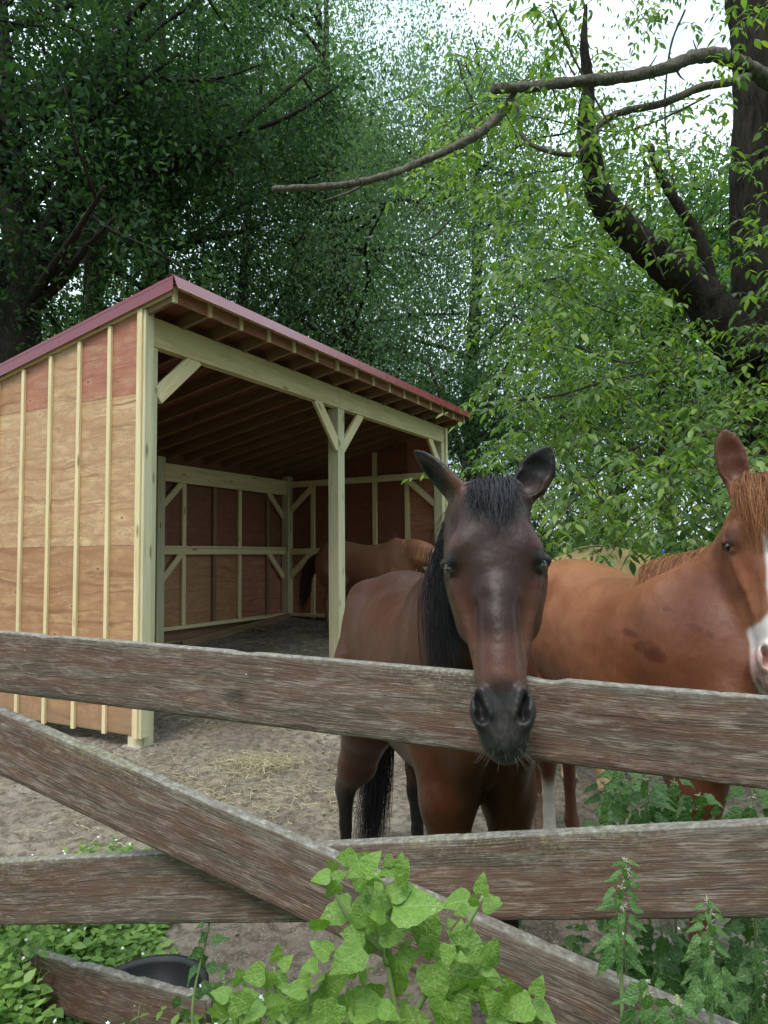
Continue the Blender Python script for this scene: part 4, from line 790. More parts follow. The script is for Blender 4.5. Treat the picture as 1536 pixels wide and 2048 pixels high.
def leaf_cloud(tpl, pos, D, N, size, rnd=None, wj=.2):
    tv, tf = tpl; n = len(pos); X = D / (np.linalg.norm(D, axis=1)[:, None] + 1e-9); Zv = N - X * (N * X).sum(1)[:, None]; Zv /= np.linalg.norm(Zv, axis=1)[:, None] + 1e-9; Y = np.cross(Zv, X)
    sz = np.asarray(size).reshape(-1, 1) * np.ones((n, 1)); wy = sz * RNG.uniform(1 - wj, 1 + wj, (n, 1))
    V = pos[:, None] + tv[None, :, 0:1] * (X * sz)[:, None] + tv[None, :, 1:2] * (Y * wy)[:, None] + tv[None, :, 2:3] * (Zv * sz)[:, None]
    F = tf[None] + (np.arange(n) * len(tv))[:, None, None]; r = RNG.random(n) if rnd is None else rnd
    return V.reshape(-1, 3), F.reshape(-1, tf.shape[1]), np.repeat(r, len(tv))
def cloud_obj(name, parent, mat, parts, kind='stuff', origin=None):
    V = np.vstack([p[0] for p in parts]); o = 0; Fs = []
    for p in parts: Fs.append(p[1] + o); o += len(p[0])
    if origin is not None: V = V - np.array(origin)
    ob = obj(name, np_mesh(name, V, np.vstack(Fs), mat, True, {'rnd': ('FLOAT', np.concatenate([p[2] for p in parts]))}), parent)
    return tag(ob, kind=kind)
def rdir(n, up=0.0, sp=1.0):
    d = RNG.normal(0, sp, (n, 3)); d[:, 2] += up; return d / np.linalg.norm(d, axis=1)[:, None]
def wander(a, b, n=6, amp=.1, sag=0.0):
    a, b = np.array(a, float), np.array(b, float); L_ = np.linalg.norm(b - a); t = np.linspace(0, 1, n)[:, None]; P_ = a + (b - a) * t
    P_[1:] += np.cumsum(RNG.normal(0, amp * L_ / n, (n - 1, 3)), axis=0) * np.minimum(1, 1); P_[:, 2] -= sag * (t[:, 0] ** 2); return P_
def tree(name, label, base, h, R_, zlow, nlimb, nleaf, lsize, leafmat, barkmat, r0=.18, limbs=None, clump=.55, lean=(0, 0), up=.0, kind='bushy', group=None, trunkpath=None, cat='tree', hang=0.0):
    base = np.array(base, float); e = empty(name, tuple(base)); tag(e, label, cat, group); mb = MB(); O = base
    top = np.array([lean[0], lean[1], h * .92]); tp = catmull(trunkpath, 6) - O if trunkpath is not None else catmull(wander((0, 0, -.2), top, 6, .10), 5)
    mb.tube(tp, [r0 * 1.25, r0, r0 * .8, r0 * .5, r0 * .15], 10, .05); C = []; T = tp
    for i in range(nlimb):
        t = RNG.uniform(.18, .95); p = T[int(t * (len(T) - 1))]; 
        if p[2] < zlow * .6: p = T[int(.5 * len(T))]
        a = RNG.uniform(0, 6.28); Lr = R_ * RNG.uniform(.6, 1.1) * (1.15 - .6 * t); q = p + np.array([cos(a) * Lr, sin(a) * Lr, Lr * RNG.uniform(.15, .9)]); W_ = catmull(wander(p, q, 5, .16, hang), 4)
        mb.tube(W_, [r0 * .42 * (1.1 - t * .7), r0 * .08], 6)
        for k in range(5):
            j = int(RNG.uniform(.3, 1) * (len(W_) - 1)); q2 = W_[j] + rdir(1, .15)[0] * RNG.uniform(.5, 1.2) * R_ * .33; w2 = wander(W_[j], q2, 5, .2, hang * .5); mb.tube(w2, [r0 * .10, r0 * .03], 4); C += [w2[2], w2[4]]
    for path, ra, rb in (limbs or []):
        pp = catmull(path, 6) - O; mb.tube(pp, [ra, rb], 8, .06)
        for k in range(10):
            j = int(RNG.uniform(.35, 1) * (len(pp) - 1)); q2 = pp[j] + rdir(1, .2)[0] * RNG.uniform(.5, 1.3); w2 = wander(pp[j], q2, 5, .2); mb.tube(w2, [rb * .7, rb * .2], 4); C += [w2[2], w2[4]]
    C = np.array(C); C = C[C[:, 2] > zlow - 1.0]
    extra = rdir(int(len(C) * .6), .1) * (RNG.random((int(len(C) * .6), 1)) ** .4) * np.array([R_, R_, (h - zlow) / 2]) + np.array([lean[0] * .5, lean[1] * .5, (h + zlow) / 2]); C = np.vstack([C, extra])
    obj('trunk', mb.mesh('trunk', barkmat, True), e)
    ci = RNG.integers(0, len(C), nleaf); cr = RNG.uniform(.55, 1.25, len(C))[ci][:, None]; P_ = C[ci] + RNG.normal(0, clump, (nleaf, 3)) * cr * np.array([1, 1, .6]); P_[:, 2] -= hang * RNG.random(nleaf) ** 2 * 1.5
    g = P_[:, 2] + O[2] > .15; P_ = P_[g]; n = len(P_); D = rdir(n, -.35 - hang * 2); N = rdir(n, .9, .7)
    cl = RNG.random(len(C))[ci][g]; rn = np.clip(.5 * cl + .5 * RNG.random(n), 0, 1)
    cloud_obj('crown', e, leafmat, [leaf_cloud(LQ, P_, D, N, lsize * 1.15 * RNG.uniform(.7, 1.25, n), rn)]); return e
G_DARK = mat_leaf('dark_leaf', [(0, (.018, .042, .022)), (.5, (.032, .070, .032)), (1, (.065, .12, .042))], .35, .6, .12)
G_MID = mat_leaf('mid_leaf', [(0, (.045, .09, .04)), (.5, (.075, .145, .055)), (1, (.13, .22, .07))], .45, .55, .2)
G_WIL = mat_leaf('willow_leaf', [(0, (.08, .14, .085)), (.5, (.13, .205, .13)), (1, (.19, .27, .16))], .5, .6, .15)
G_BOX = mat_leaf('box_elder_leaf', [(0, (.055, .11, .03)), (.5, (.12, .20, .05)), (.93, (.21, .30, .075)), (1, (.32, .36, .06))], .48, .36, .45)
pp = lambda D, *q: [P(x, y, D + (k if len(t) == 3 else 0)) for t in q for x, y, *z in [t] for k in ([z[0]] if z else [0])]
def trees():
    # large dark tree at the left
    D = 12.2; b = P(20, 1000, D); b = (b.x, b.y, gz(b.x, b.y))
    lm = [(pp(D, (50, 560), (110, 420, -.3), (150, 300, -.6), (215, 110, -1), (262, 20, -1.2)), .13, .02), (pp(D, (45, 640), (130, 470, .2), (200, 372, .3), (320, 335, .2), (400, 290, 0), (560, 240, -.5), (680, 170, -.8)), .14, .02),
          (pp(D, (95, 560), (180, 470), (260, 432), (290, 380)), .1, .02), (pp(D, (30, 250), (90, 225), (200, 165), (420, 158), (520, 130)), .08, .015), (pp(D, (300, 470, 1), (292, 380, 1), (285, 330, 1), (340, 285, .8)), .07, .015), (pp(D, (280, 345), (380, 300), (455, 335), (485, 390)), .05, .02)]
    tree('broadleaf_tree', 'huge dark tree with spreading black limbs behind the left end of the shed', b, 17, 5.0, 3.2, 26, 42000, .112, G_DARK, BARK, .34, limbs=lm, clump=.45, trunkpath=[np.array(b) - (0, 0, .2)] + [np.array(v) for v in pp(D, (22, 800), (38, 690), (42, 560), (30, 400), (12, 250), (0, 60), (-20, -150), (-60, -400))], cat='tree', group='trees behind the shed')
    T = [('second dark tree rising right behind the shed roof', (-5.2, 15.6), 17, 4.4, 4.0, 22, 26000, .105, G_DARK, .24, .42, 0), ('slender dark tree behind the middle of the shed roof', (-3.4, 15.5), 14, 2.8, 3.6, 14, 9000, .10, G_DARK, .15, .42, 0),
         ('tall mid green tree in the wood above the roof corner', (-8.0, 19.5), 20, 5.5, 3.0, 22, 30000, .14, G_MID, .28, .6, 0), ('dense dark tree at the far left edge of the wood', (-12.0, 14.0), 16, 4.6, 2.0, 22, 34000, .12, G_DARK, .26, .6, 0),
         ('pale willow-like tree with fine hanging foliage in the middle', (-.6, 17.2), 17, 3.8, 2.4, 30, 60000, .085, G_WIL, .22, .5, .5), ('second pale fine-leaved tree behind the right end of the shed', (2.6, 18.8), 15, 4.0, 1.5, 30, 56000, .095, G_WIL, .22, .55, .45),
         ('dark low tree just right of the shed end', (2.5, 15.0), 5.2, 1.8, .8, 14, 12000, .09, G_DARK, .12, .4, .1), ('bushy green tree behind the box elder on the right', (6.2, 15.5), 9.5, 3.4, .8, 20, 32000, .11, G_MID, .18, .5, 0),
         ('broad green tree at the far right behind the leaning limb', (10.5, 16.5), 10.5, 4.2, .8, 20, 32000, .12, G_MID, .22, .6, 0), ('wide pale green tree in the back of the wood on the left', (-10.5, 27.0), 22, 7.5, 2, 14, 17000, .20, G_MID, .3, .9, 0), ('wide pale green tree in the back of the wood behind the roof peak', (-1.5, 29.0), 19, 7.5, 2, 14, 17000, .20, G_MID, .3, .9, 0),
         ('wide pale tree farthest back on the right', (9.0, 28.0), 15, 7.0, 2, 16, 20000, .22, G_WIL, .3, 1.1, 0), ('tall mid green tree deep in the wood at upper middle', (-2.8, 24.0), 22, 5.5, 4, 24, 38000, .17, G_MID, .26, .7, 0)]
    for lab, (x, y), h, R_, zl, nl, nf, ls, mt, r0, cl, hg in T:
        tree('broadleaf_tree', lab, (x, y, gz(x, y)), h, R_, zl, nl, nf, ls, mt, BARK, r0, clump=cl, hang=hg, lean=(RNG.normal(0, .6), RNG.normal(0, .5)), group='trees behind the shed')
    for i, (x, y) in enumerate(((-7, -9), (-1, -11.5), (5.5, -9.5), (-12.5, -3), (11.5, -4))):       # unseen trees, added to cut low frontal light on the horses
        tree('broadleaf_tree', ['leafy tree behind the photographer on the left', 'leafy tree straight behind the photographer', 'leafy tree behind the photographer on the right', 'leafy tree left of the photographer outside the picture', 'leafy tree right of the photographer outside the picture'][i], (x, y, 0), 12, 3.6, .8, 14, 9000, .26, G_DARK, BARK, .2, clump=.6)
    # undergrowth below the trees
    n = 60000; x = RNG.uniform(-14, 14, n); y = RNG.uniform(12.6, 22, n) + .0; keep = ~((np.abs(x + 1.5) < 3.2) & (y < 14.2)) & ~((x < 0) & (y < 14.0) & (x > -5.5)); x, y = x[keep], y[keep]; n = len(x)
    z = terrain(x, y) + np.abs(fbm(x, y, 3, .45, 3) + .55) * 2.0 * RNG.random(n) ** .7
    tag(cloud_obj('undergrowth', None, G_MID, [leaf_cloud(LQ, np.stack([x, y, z], 1), rdir(n, .2), rdir(n, 1.0, .7), .12 * RNG.uniform(.6, 1.3, n))]), kind='stuff')
    n = 26000; x = RNG.uniform(1.4, 9, n); y = RNG.uniform(6.5, 13.5, n); z = terrain(x, y) + .55 * RNG.random(n) * (.4 + np.abs(fbm(x, y, 8, .7, 2)) * 2) + .02 * (y - 6)
    GB = mat_leaf('bright_weed_leaf', [(0, (.07, .15, .03)), (1, (.17, .30, .07))], .35)
    tag(cloud_obj('tall_weeds', None, GB, [leaf_cloud(LQ, np.stack([x, y, z], 1), rdir(n, .8), rdir(n, 1.0, .7), .10 * RNG.uniform(.6, 1.3, n))]), kind='stuff')
trees()

# ---- box elder on the right
TB = P(1536, 1120, 5.6); be = empty('box_elder', (TB.x, TB.y, 0)); tag(be, 'leafy box elder with a thick trunk and leaning limb at the right edge', 'tree'); BO = np.array((TB.x, TB.y, 0))
LT = leaf_tpl(.21, .05, .15, 4)
mb = MB(); D = 5.6
tk = catmull([np.array((TB.x + .02, TB.y, -.2)) - BO] + [np.array(v) - BO for v in pp(D, (1530, 1250), (1524, 1000), (1530, 760), (1520, 560), (1518, 380), (1525, 200), (1515, 60), (1500, -100), (1520, -420))], 8)
mb.tube(tk, [.29, .25, .23, .21, .22, .21, .20, .19], 22, .035); obj('trunk', mb.mesh('trunk', BARK, True), be)
def limb(name, D, q, ra, rb, mat=BARK, nseg=12, rough=.05, parent=None, tip=None):
    m_ = MB(); pth = catmull([np.array(v) - BO for v in pp(D, *q)], 8); m_.tube(pth, [ra, ra * .62, ra * .34, rb] if rb < .02 and ra > .1 else [ra, (ra + rb) / 2, rb], nseg, rough); return obj(name, m_.mesh(name, mat, True), be), pth
limb('limb', 5.5, [(1500, 720), (1440, 640), (1395, 585), (1330, 528, -.1), (1262, 470, -.2), (1205, 405, -.3), (1184, 330, -.4), (1172, 250, -.5), (1176, 170, -.55), (1168, 90, -.6), (1172, 10, -.6)], .20, .012, BARK, 18)
limb('limb', 5.5, [(1435, 660), (1420, 560), (1395, 470), (1350, 400), (1320, 350), (1300, 290)], .06, .025, BARK)
db, dp = limb('dead_branch', 4.6, [(1560, 190, .9), (1530, 158, .4), (1490, 132, .2), (1440, 112, 0), (1395, 112, -.1), (1340, 133, -.2), (1250, 155, -.3), (1150, 163, -.4), (1060, 174, -.5), (987, 178, -.6)], .054, .027, BARKG, 12, .13)
limb('dead_branch', 4.1, [(1045, 178), (1025, 195), (1005, 225), (960, 265, -.1), (900, 298, -.2), (850, 320, -.25), (790, 345, -.3), (700, 368, -.4), (600, 376, -.5), (545, 378, -.55)], .029, .015, BARKG, 10, .13)
for (x, y, Dq, dx_, dy_) in ((1150, 150, 4.2, -18, -34), (1290, 140, 4.35, 24, -30), (1105, 172, 4.15, 10, 28), (960, 262, 4.0, -26, -22), (905, 296, 3.9, 18, 26), (850, 318, 3.85, -30, -8), (700, 366, 3.7, 20, -18), (1400, 112, 4.5, -14, -32), (1350, 135, 4.45, 20, 26), (620, 374, 3.62, -16, 16)):
    limb('twig', Dq, [(x, y), (x + dx_ * .5, y + dy_ * .5 + 4), (x + dx_, y + dy_)], .009, .003, BARKG, 5)
limb('twig', 3.8, [(790, 344), (740, 362), (700, 384), (645, 402)], .010, .004, BARKG, 6)
limb('twig', 4.5, [(1500, 150, .4), (1470, 162, .1), (1400, 175), (1330, 205), (1240, 225), (1200, 250), (1180, 285), (1150, 308), (1095, 302), (1045, 272), (1032, 190)], .03, .012, BARKG, 7)
for q in ([(1420, 190), (1330, 235), (1250, 262), (1180, 258), (1100, 240), (1050, 230)], [(1105, 20), (1135, 90), (1165, 150), (1200, 215), (1230, 270)], [(1300, 880), (1225, 920), (1180, 965), (1140, 1010), (1100, 1045)], [(1150, 690), (1200, 712), (1270, 725), (1310, 690)],
          [(900, 440), (870, 470), (840, 485)], [(915, 120), (930, 170), (960, 230), (985, 300)], [(1250, 410), (1290, 470), (1330, 560)], [(1100, 560), (1160, 600), (1260, 640)], [(1040, 800), (1120, 790), (1220, 760), (1330, 740)], [(1370, 20), (1340, 100), (1330, 240), (1350, 380)]):
    limb('twig', RNG.uniform(4.2, 5.2), q, .008, .005, TWIG, 6)
def xl(y): return np.interp(y, [-400, 0, 150, 230, 330, 430, 600, 750, 850, 905, 935, 960, 1000, 1080, 1130], [840, 870, 870, 800, 830, 900, 955, 1000, 1010, 960, 915, 960, 1080, 1110, 1130])
def dens(x, y):
    d = .55 if y < 450 else (1.0 if y < 1060 else .8)
    if y < 210: d = .34
    for cx, cy, rx, ry, k in ((1030, 90, 110, 80, .8), (1400, 60, 60, 90, .92), (1405, 440, 50, 120, .93), (1390, 250, 50, 90, .6), (1200, 330, 120, 60, .45), (930, 30, 60, 60, .6), (1250, 60, 60, 50, .4), (1060, 480, 60, 40, .4)):
        d *= 1 - k * math.exp(-((x - cx) / rx) ** 2 - ((y - cy) / ry) ** 2)
    if x < xl(y) + 50: d *= .6
    if y > 1035 and x < 1265: d *= .07
    if y > 1100: d *= .25
    return d
sprays = []; tw = MB()
while len(sprays) < 1850:
    x, y = RNG.uniform(790, 1900), RNG.uniform(-420, 1125)
    if x < xl(y) or RNG.random() > dens(x, y): continue
    Dm = 3.6 if y > 950 else 3.9; Dd = RNG.uniform(Dm, 7.6) if y < 900 else RNG.uniform(3.5, 6.5)
    if y > 850 and x > 1380: Dd = RNG.uniform(3.3, 5.2)
    q_ = min(math.hypot(x - a_, (y - b_)) for a_, b_ in ((1430, 640), (1395, 585), (1330, 528), (1262, 470), (1205, 405), (1290, 500), (1360, 560), (1500, 60), (1500, 160), (1500, 260), (1495, 360), (1495, 450), (1490, 540)))
    if q_ < 55 and Dd < 5.8 and RNG.random() < .85: continue
    sprays.append(P(x, y, Dd))
for q in ((1440, 640), (1395, 585), (1330, 528), (1262, 470), (1205, 405), (1185, 340), (1300, 500), (1230, 430), (1500, 560), (1500, 640), (1480, 700), (1520, 480), (1500, 760), (1470, 840), (1510, 900)):
    for k in range(2): sprays.append(P(q[0] + RNG.normal(0, 45), q[1] + RNG.normal(10, 45), 5.1 + RNG.normal(0, .15)))
lp_, lD, lN, ls_ = [], [], [], []
for c in sprays:
    a = RNG.uniform(0, 6.28); o = np.array(c) - BO; dr = np.array([cos(a) - .35, sin(a) - .2, -.25 + RNG.normal(0, .25)]); dr /= np.linalg.norm(dr); Ls = RNG.uniform(.18, .42); path = o[None] + np.linspace(0, 1, 5)[:, None] * dr * Ls; path[:, 2] -= .12 * np.linspace(0, 1, 5) ** 2
    tw.tube(path, [.0035, .0015], 3)
    for i in range(1, 5):
        for sd in (1, -1) if i < 4 else (0,):
            lat = np.cross(dr, (0, 0, 1)); lat /= np.linalg.norm(lat) + 1e-6; pd = dr * .5 + lat * sd * .9 + np.array((0, 0, -.35)) + RNG.normal(0, .15, 3); pd /= np.linalg.norm(pd); pet = path[i] + pd * RNG.uniform(.03, .07)
            l2 = np.cross(pd, (0, 0, 1)); l2 /= np.linalg.norm(l2) + 1e-6; S = RNG.uniform(.045, .090)
            for off, dd, k in ((0, pd, 1.0), (0, pd * .45 + l2 * .8, .85), (0, pd * .45 - l2 * .8, .85)):
                q = pet + (pd * .035 if k == 1 else 0); d_ = dd + np.array((0, 0, -.25)) + RNG.normal(0, .12, 3); lp_.append(q); lD.append(d_); lN.append(np.array((0, -.15, 1)) + RNG.normal(0, .35, 3)); ls_.append(S * k)
lp_, lD, lN, ls_ = map(np.array, (lp_, lD, lN, ls_)); dist = np.linalg.norm(lp_ + BO - np.array(CAMP), axis=1)
tag(obj('twigs', tw.mesh('twig', TWIG), be), kind='stuff')
W_ = lp_ + BO; u_ = (W_[:, 0] / W_[:, 1]); v_ = (W_[:, 2] - 1.5) / W_[:, 1]; infr = (u_ > -.5) & (u_ < .52) & (v_ < .72) & (v_ > -.02)
ordr = np.argsort(np.where(infr, dist, 99)); near_ = ordr[:260]; rest = ordr[260:]
cloud_obj('crown', be, G_BOX, [leaf_cloud(LT, lp_[rest], lD[rest], lN[rest], ls_[rest])])
shared = []
for k in range(8):
    V_, F_, r_ = leaf_cloud(LT, np.zeros((1, 3)), np.array([[1., 0, 0]]), np.array([[0., 0, 1]]), [1.0], np.array([k / 8 + .05])); shared.append(np_mesh('leaf', V_, F_, G_BOX, True, {'rnd': ('FLOAT', r_)}))
def leaf_matrix(p, d, n, s):
    x = Vector(d).normalized(); z = Vector(n); z = (z - x * z.dot(x)).normalized(); y = z.cross(x); return Matrix(((x.x * s, y.x * s, z.x * s, p[0]), (x.y * s, y.y * s, z.y * s, p[1]), (x.z * s, y.z * s, z.z * s, p[2]), (0, 0, 0, 1)))
for i in near_: obj('leaf', shared[RNG.integers(0, 8)], be, leaf_matrix(lp_[i], lD[i], lN[i], ls_[i]))

# ------------------------------------------------------------------ foreground plants
def broad_leaf(seed, lobes=0, w=.42, droop=.25, fold=.05, teeth=.03):
    """leaf of length 1 on +X with a wavy or toothed rim, 3 rings across"""
    rg_ = np.random.default_rng(seed); n = 22; V = [(0, 0, 0)]; F = []; t = np.linspace(0, 1, n + 1)[1:]
    hw = w * np.sin(pi * t ** .62) ** .8 * (1 - .25 * t); hw *= 1 + teeth * np.sign(np.sin(t * 40 + seed)) * rg_.uniform(.4, 1, n); hw[-1] = .001
    if lobes: hw *= 1 + .35 * np.maximum(0, np.cos((t - .38) * 2 * pi * 1.6)) * lobes - .25 * lobes * np.maximum(0, np.cos((t - .68) * 2 * pi * 1.6))
    rows = [[], [], [], [], []]
    for i, tt in enumerate(t):
        z0 = -droop * tt * tt + .02 * sin(tt * 9 + seed)
        for k, f in enumerate((-1, -.5, 0, .5, 1)):
            rows[k].append(len(V)); V.append((tt - .05 * abs(f) * (1 - tt) * 2, hw[i] * f, z0 + fold * (abs(f) - .35 * (abs(f) == 1) * (1 + sin(tt * 17 + seed + f * 2))) + .012 * sin(tt * 23 + f * 3 + seed)))
    for k in range(4):
        F.append((0, rows[k][0], rows[k + 1][0], rows[k + 1][0]))
        for i in range(n - 1): F.append((rows[k][i], rows[k][i + 1], rows[k + 1][i + 1], rows[k + 1][i]))
    mb = MB(); mb.add(np.array(V), np.array(F)); return mb
def mat_bigleaf(name, a, b, vein):
    m = NB(name, .5, .4); c = m.n('ShaderNodeTexCoord').outputs['Object']; s_ = m.sep(c); r = m.n('ShaderNodeObjectInfo').outputs['Random']
    n = m.noise(m.coord((3, 3, 3)), 1.5, 4); col = m.mix(n, a, b); col = m.mix(m.math('MULTIPLY', r, .35), col, tuple(x * .6 for x in a))
    ay = m.math('ABSOLUTE', s_[1]); w1 = m.math('SINE', m.math('MULTIPLY', m.math('ADD', m.math('SUBTRACT', s_[0], m.math('MULTIPLY', ay, .9)), m.math('MULTIPLY', m.noise(c, 2.5, 2), .12)), 34.0)); v = m.ramp(w1, [(.985, 0.0), (1.0, .45)]); mid = m.ramp(ay, [(.006, .8), (.016, 0.0)])
    col = m.mix(v, col, vein); col = m.mix(mid, col, vein)
    dm = m.math('MULTIPLY', m.ramp(m.noise(m.coord((14, 14, 14)), 1.6, 5, .75), [(.56, 0.0), (.62, .75)]), m.ramp(m.noise(m.coord((2.4, 2.4, 2.4)), 1.0, 2), [(.48, 0.0), (.6, 1.0)])); col = m.mix(dm, col, (.52, .60, .36))
    m.col(col); tr = m.n('ShaderNodeBsdfTranslucent', {0: m.mix(1.0, col, (1.3, 1.5, .6), 'MULTIPLY')}); mxs = m.n('ShaderNodeMixShader', {0: .3, 1: m.b.outputs[0], 2: tr.outputs[0]}); m.t.links.new(mxs.outputs[0], m.out.inputs['Surface'])
    m.bump(m.math('ADD', m.math('MULTIPLY', w1, .12), m.math('MULTIPLY', m.noise(m.coord((11, 11, 11)), 1, 3), 2.0)), .03, .3); return m.m
BIG = mat_bigleaf('broad_leaf', (.135, .26, .035), (.22, .36, .065), (.27, .41, .12)); NET = mat_bigleaf('toothed_leaf', (.075, .17, .045), (.13, .25, .07), (.22, .34, .12)); DKL = mat_bigleaf('lobed_leaf', (.05, .12, .03), (.09, .19, .05), (.16, .26, .09))
STM = NB('green_stem', .6, .3); STM.col((.20, .27, .10)); STM = STM.m
BL = [broad_leaf(k, 0, .40 + .03 * k, .2 + .1 * (k % 3)).mesh('leaf', BIG, True) for k in range(5)]
NL = [broad_leaf(k + 10, 0, .20, .3, .04, .10).mesh('leaf', NET, True) for k in range(4)]
ML = [broad_leaf(k + 20, 1, .25, .35, .04, .14).mesh('leaf', DKL, True) for k in range(3)]
MN = [broad_leaf(k + 30, 1, .22, .35, .04, .14).mesh('leaf', NET, True) for k in range(3)]
def img_dir(ang): a = rad(ang); return Vector((cos(a), 0, sin(a)))
def leafat(parent, loc, me, px, py, D, L_, ang, tilt=None, me_i=None):
    """leaf whose middle shows near (px, py); ang = direction of the tip in the picture"""
    p = P(px, py, D); s_ = L_ * D / FPX * .80; d = img_dir(ang) + Vector((0, RNG.normal(-.15, .3), 0)); n = Vector((RNG.normal(0, .3), -1.0 + RNG.normal(0, .2), .75 + RNG.normal(0, .25))) if tilt is None else Vector(tilt)
    b = p - d.normalized() * s_ * .5; o = obj('leaf', me, parent, leaf_matrix(b - Vector(loc), d, n, s_)); return b
def plant(name, label, cat, base, leaves, stems, meshes, group=None, sr=(.005, .002)):
    e = empty(name, tuple(base)); tag(e, label, cat, group)
    for q in stems:
        m_ = MB(); m_.tube(catmull([np.array(v) - np.array(base) for v in q], 5), sr, 6); obj('stem', m_.mesh('stem', STM, True), e)
    for (px, py, D, L_, ang) in leaves: leafat(e, base, meshes[RNG.integers(0, len(meshes))], px, py, D, L_, ang)
    return e
D0 = 1.26; xr_ = random.Random(5); g0 = P(800, 2300, D0); g0 = Vector((g0.x, g0.y, 0))
main = [(725, 1722, 60, 50), (700, 1716, 55, 150), (690, 1716, 45, 180), (740, 1725, 65, 55), (718, 1760, 50, 255), (740, 1765, 40, 300), (705, 1745, 40, 210), (777, 1741, 55, 200), (808, 1734, 45, 60), (808, 1768, 45, 290), (801, 1722, 35, 85), (640, 1753, 48, 180), (680, 1750, 42, 20), (664, 1782, 50, 230),
        (730, 1805, 100, 200), (664, 1823, 95, 197), (748, 1795, 85, 215), (836, 1808, 125, 12), (800, 1815, 80, 190), (742, 1845, 50, 100), (757, 1840, 45, 80), (790, 1862, 80, 15), (725, 1885, 85, 222), (705, 1868, 60, 170), (855, 1878, 95, 275), (918, 1800, 75, 165), (963, 1768, 50, 85), (985, 1806, 50, 5), (952, 1812, 30, 300),
        (920, 1866, 55, 80), (906, 1872, 45, 160), (947, 1898, 85, -18), (872, 1905, 45, 250), (789, 1960, 120, 262), (818, 1915, 60, 28), (871, 1975, 95, 280), (957, 1955, 130, -8), (930, 1985, 110, 245), (691, 1918, 95, 200), (715, 1945, 85, 250), (740, 2012, 95, 2), (760, 2035, 80, 200), (690, 2010, 70, 230), (880, 2035, 90, 250), (920, 2035, 80, 300),
        (640, 1895, 60, 150), (830, 2040, 80, 20), (985, 1915, 60, -40)]
main += [(x + xr_.uniform(-45, 45), y + xr_.uniform(-35, 40), L_ * xr_.uniform(.45, .75), a + xr_.uniform(-70, 70)) for x, y, L_, a in main if y > 1740]
st = [[P(830, 2300, D0), P(800, 2080, D0), P(775, 1930, D0), P(755, 1860, D0), P(735, 1800, D0), P(722, 1730, D0)], [P(800, 2080, D0), P(850, 1990, D0), P(900, 1905, D0), P(940, 1840, D0), P(968, 1790, D0)], [P(775, 1930, D0), P(785, 1840, D0), P(792, 1750, D0)], [P(765, 1900, D0), P(700, 1840, D0), P(660, 1765, D0)], [P(850, 1990, D0), P(890, 1930, D0), P(915, 1880, D0)]]
plant('broadleaf_weed', 'tall bright green broad-leaved weed in front of the slanting brace board', 'plant', g0, [(x, y, D0 + RNG.normal(0, .03) - .02, L_, a) for x, y, L_, a in main], st, BL, 'broad-leaved weeds in front of the fence', (.006, .003))
def small_weed(label, cx, cy, D, lst):
    g = P(cx, 2200, D); g = Vector((g.x, g.y, 0)); plant('broadleaf_weed', label, 'plant', g, [(cx + dx, cy + dy, D + RNG.normal(0, .02), L_, a) for dx, dy, L_, a in lst], [[g, P(cx + 5, cy + 90, D), P(cx, cy, D)]], BL, 'broad-leaved weeds in front of the fence')
small_weed('smaller broad-leaved weed just left of the tall one at the bottom edge', 613, 1984, 1.25, [(-25, -5, 60, 170), (20, -25, 62, 70), (-5, -30, 45, 100), (42, 20, 70, -40), (-20, 35, 62, 240), (40, 55, 80, 280), (0, 60, 70, 200), (60, -20, 60, 30), (80, 40, 70, -20)])
small_weed('lowest broad-leaved shoot at the bottom between the flowers and the tall weed', 545, 1935, 1.3, [(10, -30, 45, 75), (28, -12, 40, 45), (-40, 15, 60, 190), (-10, 30, 55, 250), (20, 30, 50, -40), (-65, 65, 60, 150), (-40, 90, 60, 200), (5, 80, 60, 270)])
small_weed('broad-leaved weed right of the tall one under the brace board end', 1062, 2003, 1.22, [(-45, -25, 70, 110), (15, -30, 50, 72), (-30, 15, 80, 200), (28, 22, 70, -30), (-60, 30, 70, 170), (5, 45, 70, 260), (-75, 0, 60, 120)])
small_weed('small pale shoot low in front of the fence at left of centre', 470, 1985, 1.35, [(-30, 0, 50, 160), (10, -30, 45, 85), (30, 5, 48, 20), (0, 35, 55, 260), (-35, 40, 55, 210), (35, 45, 50, -40)])
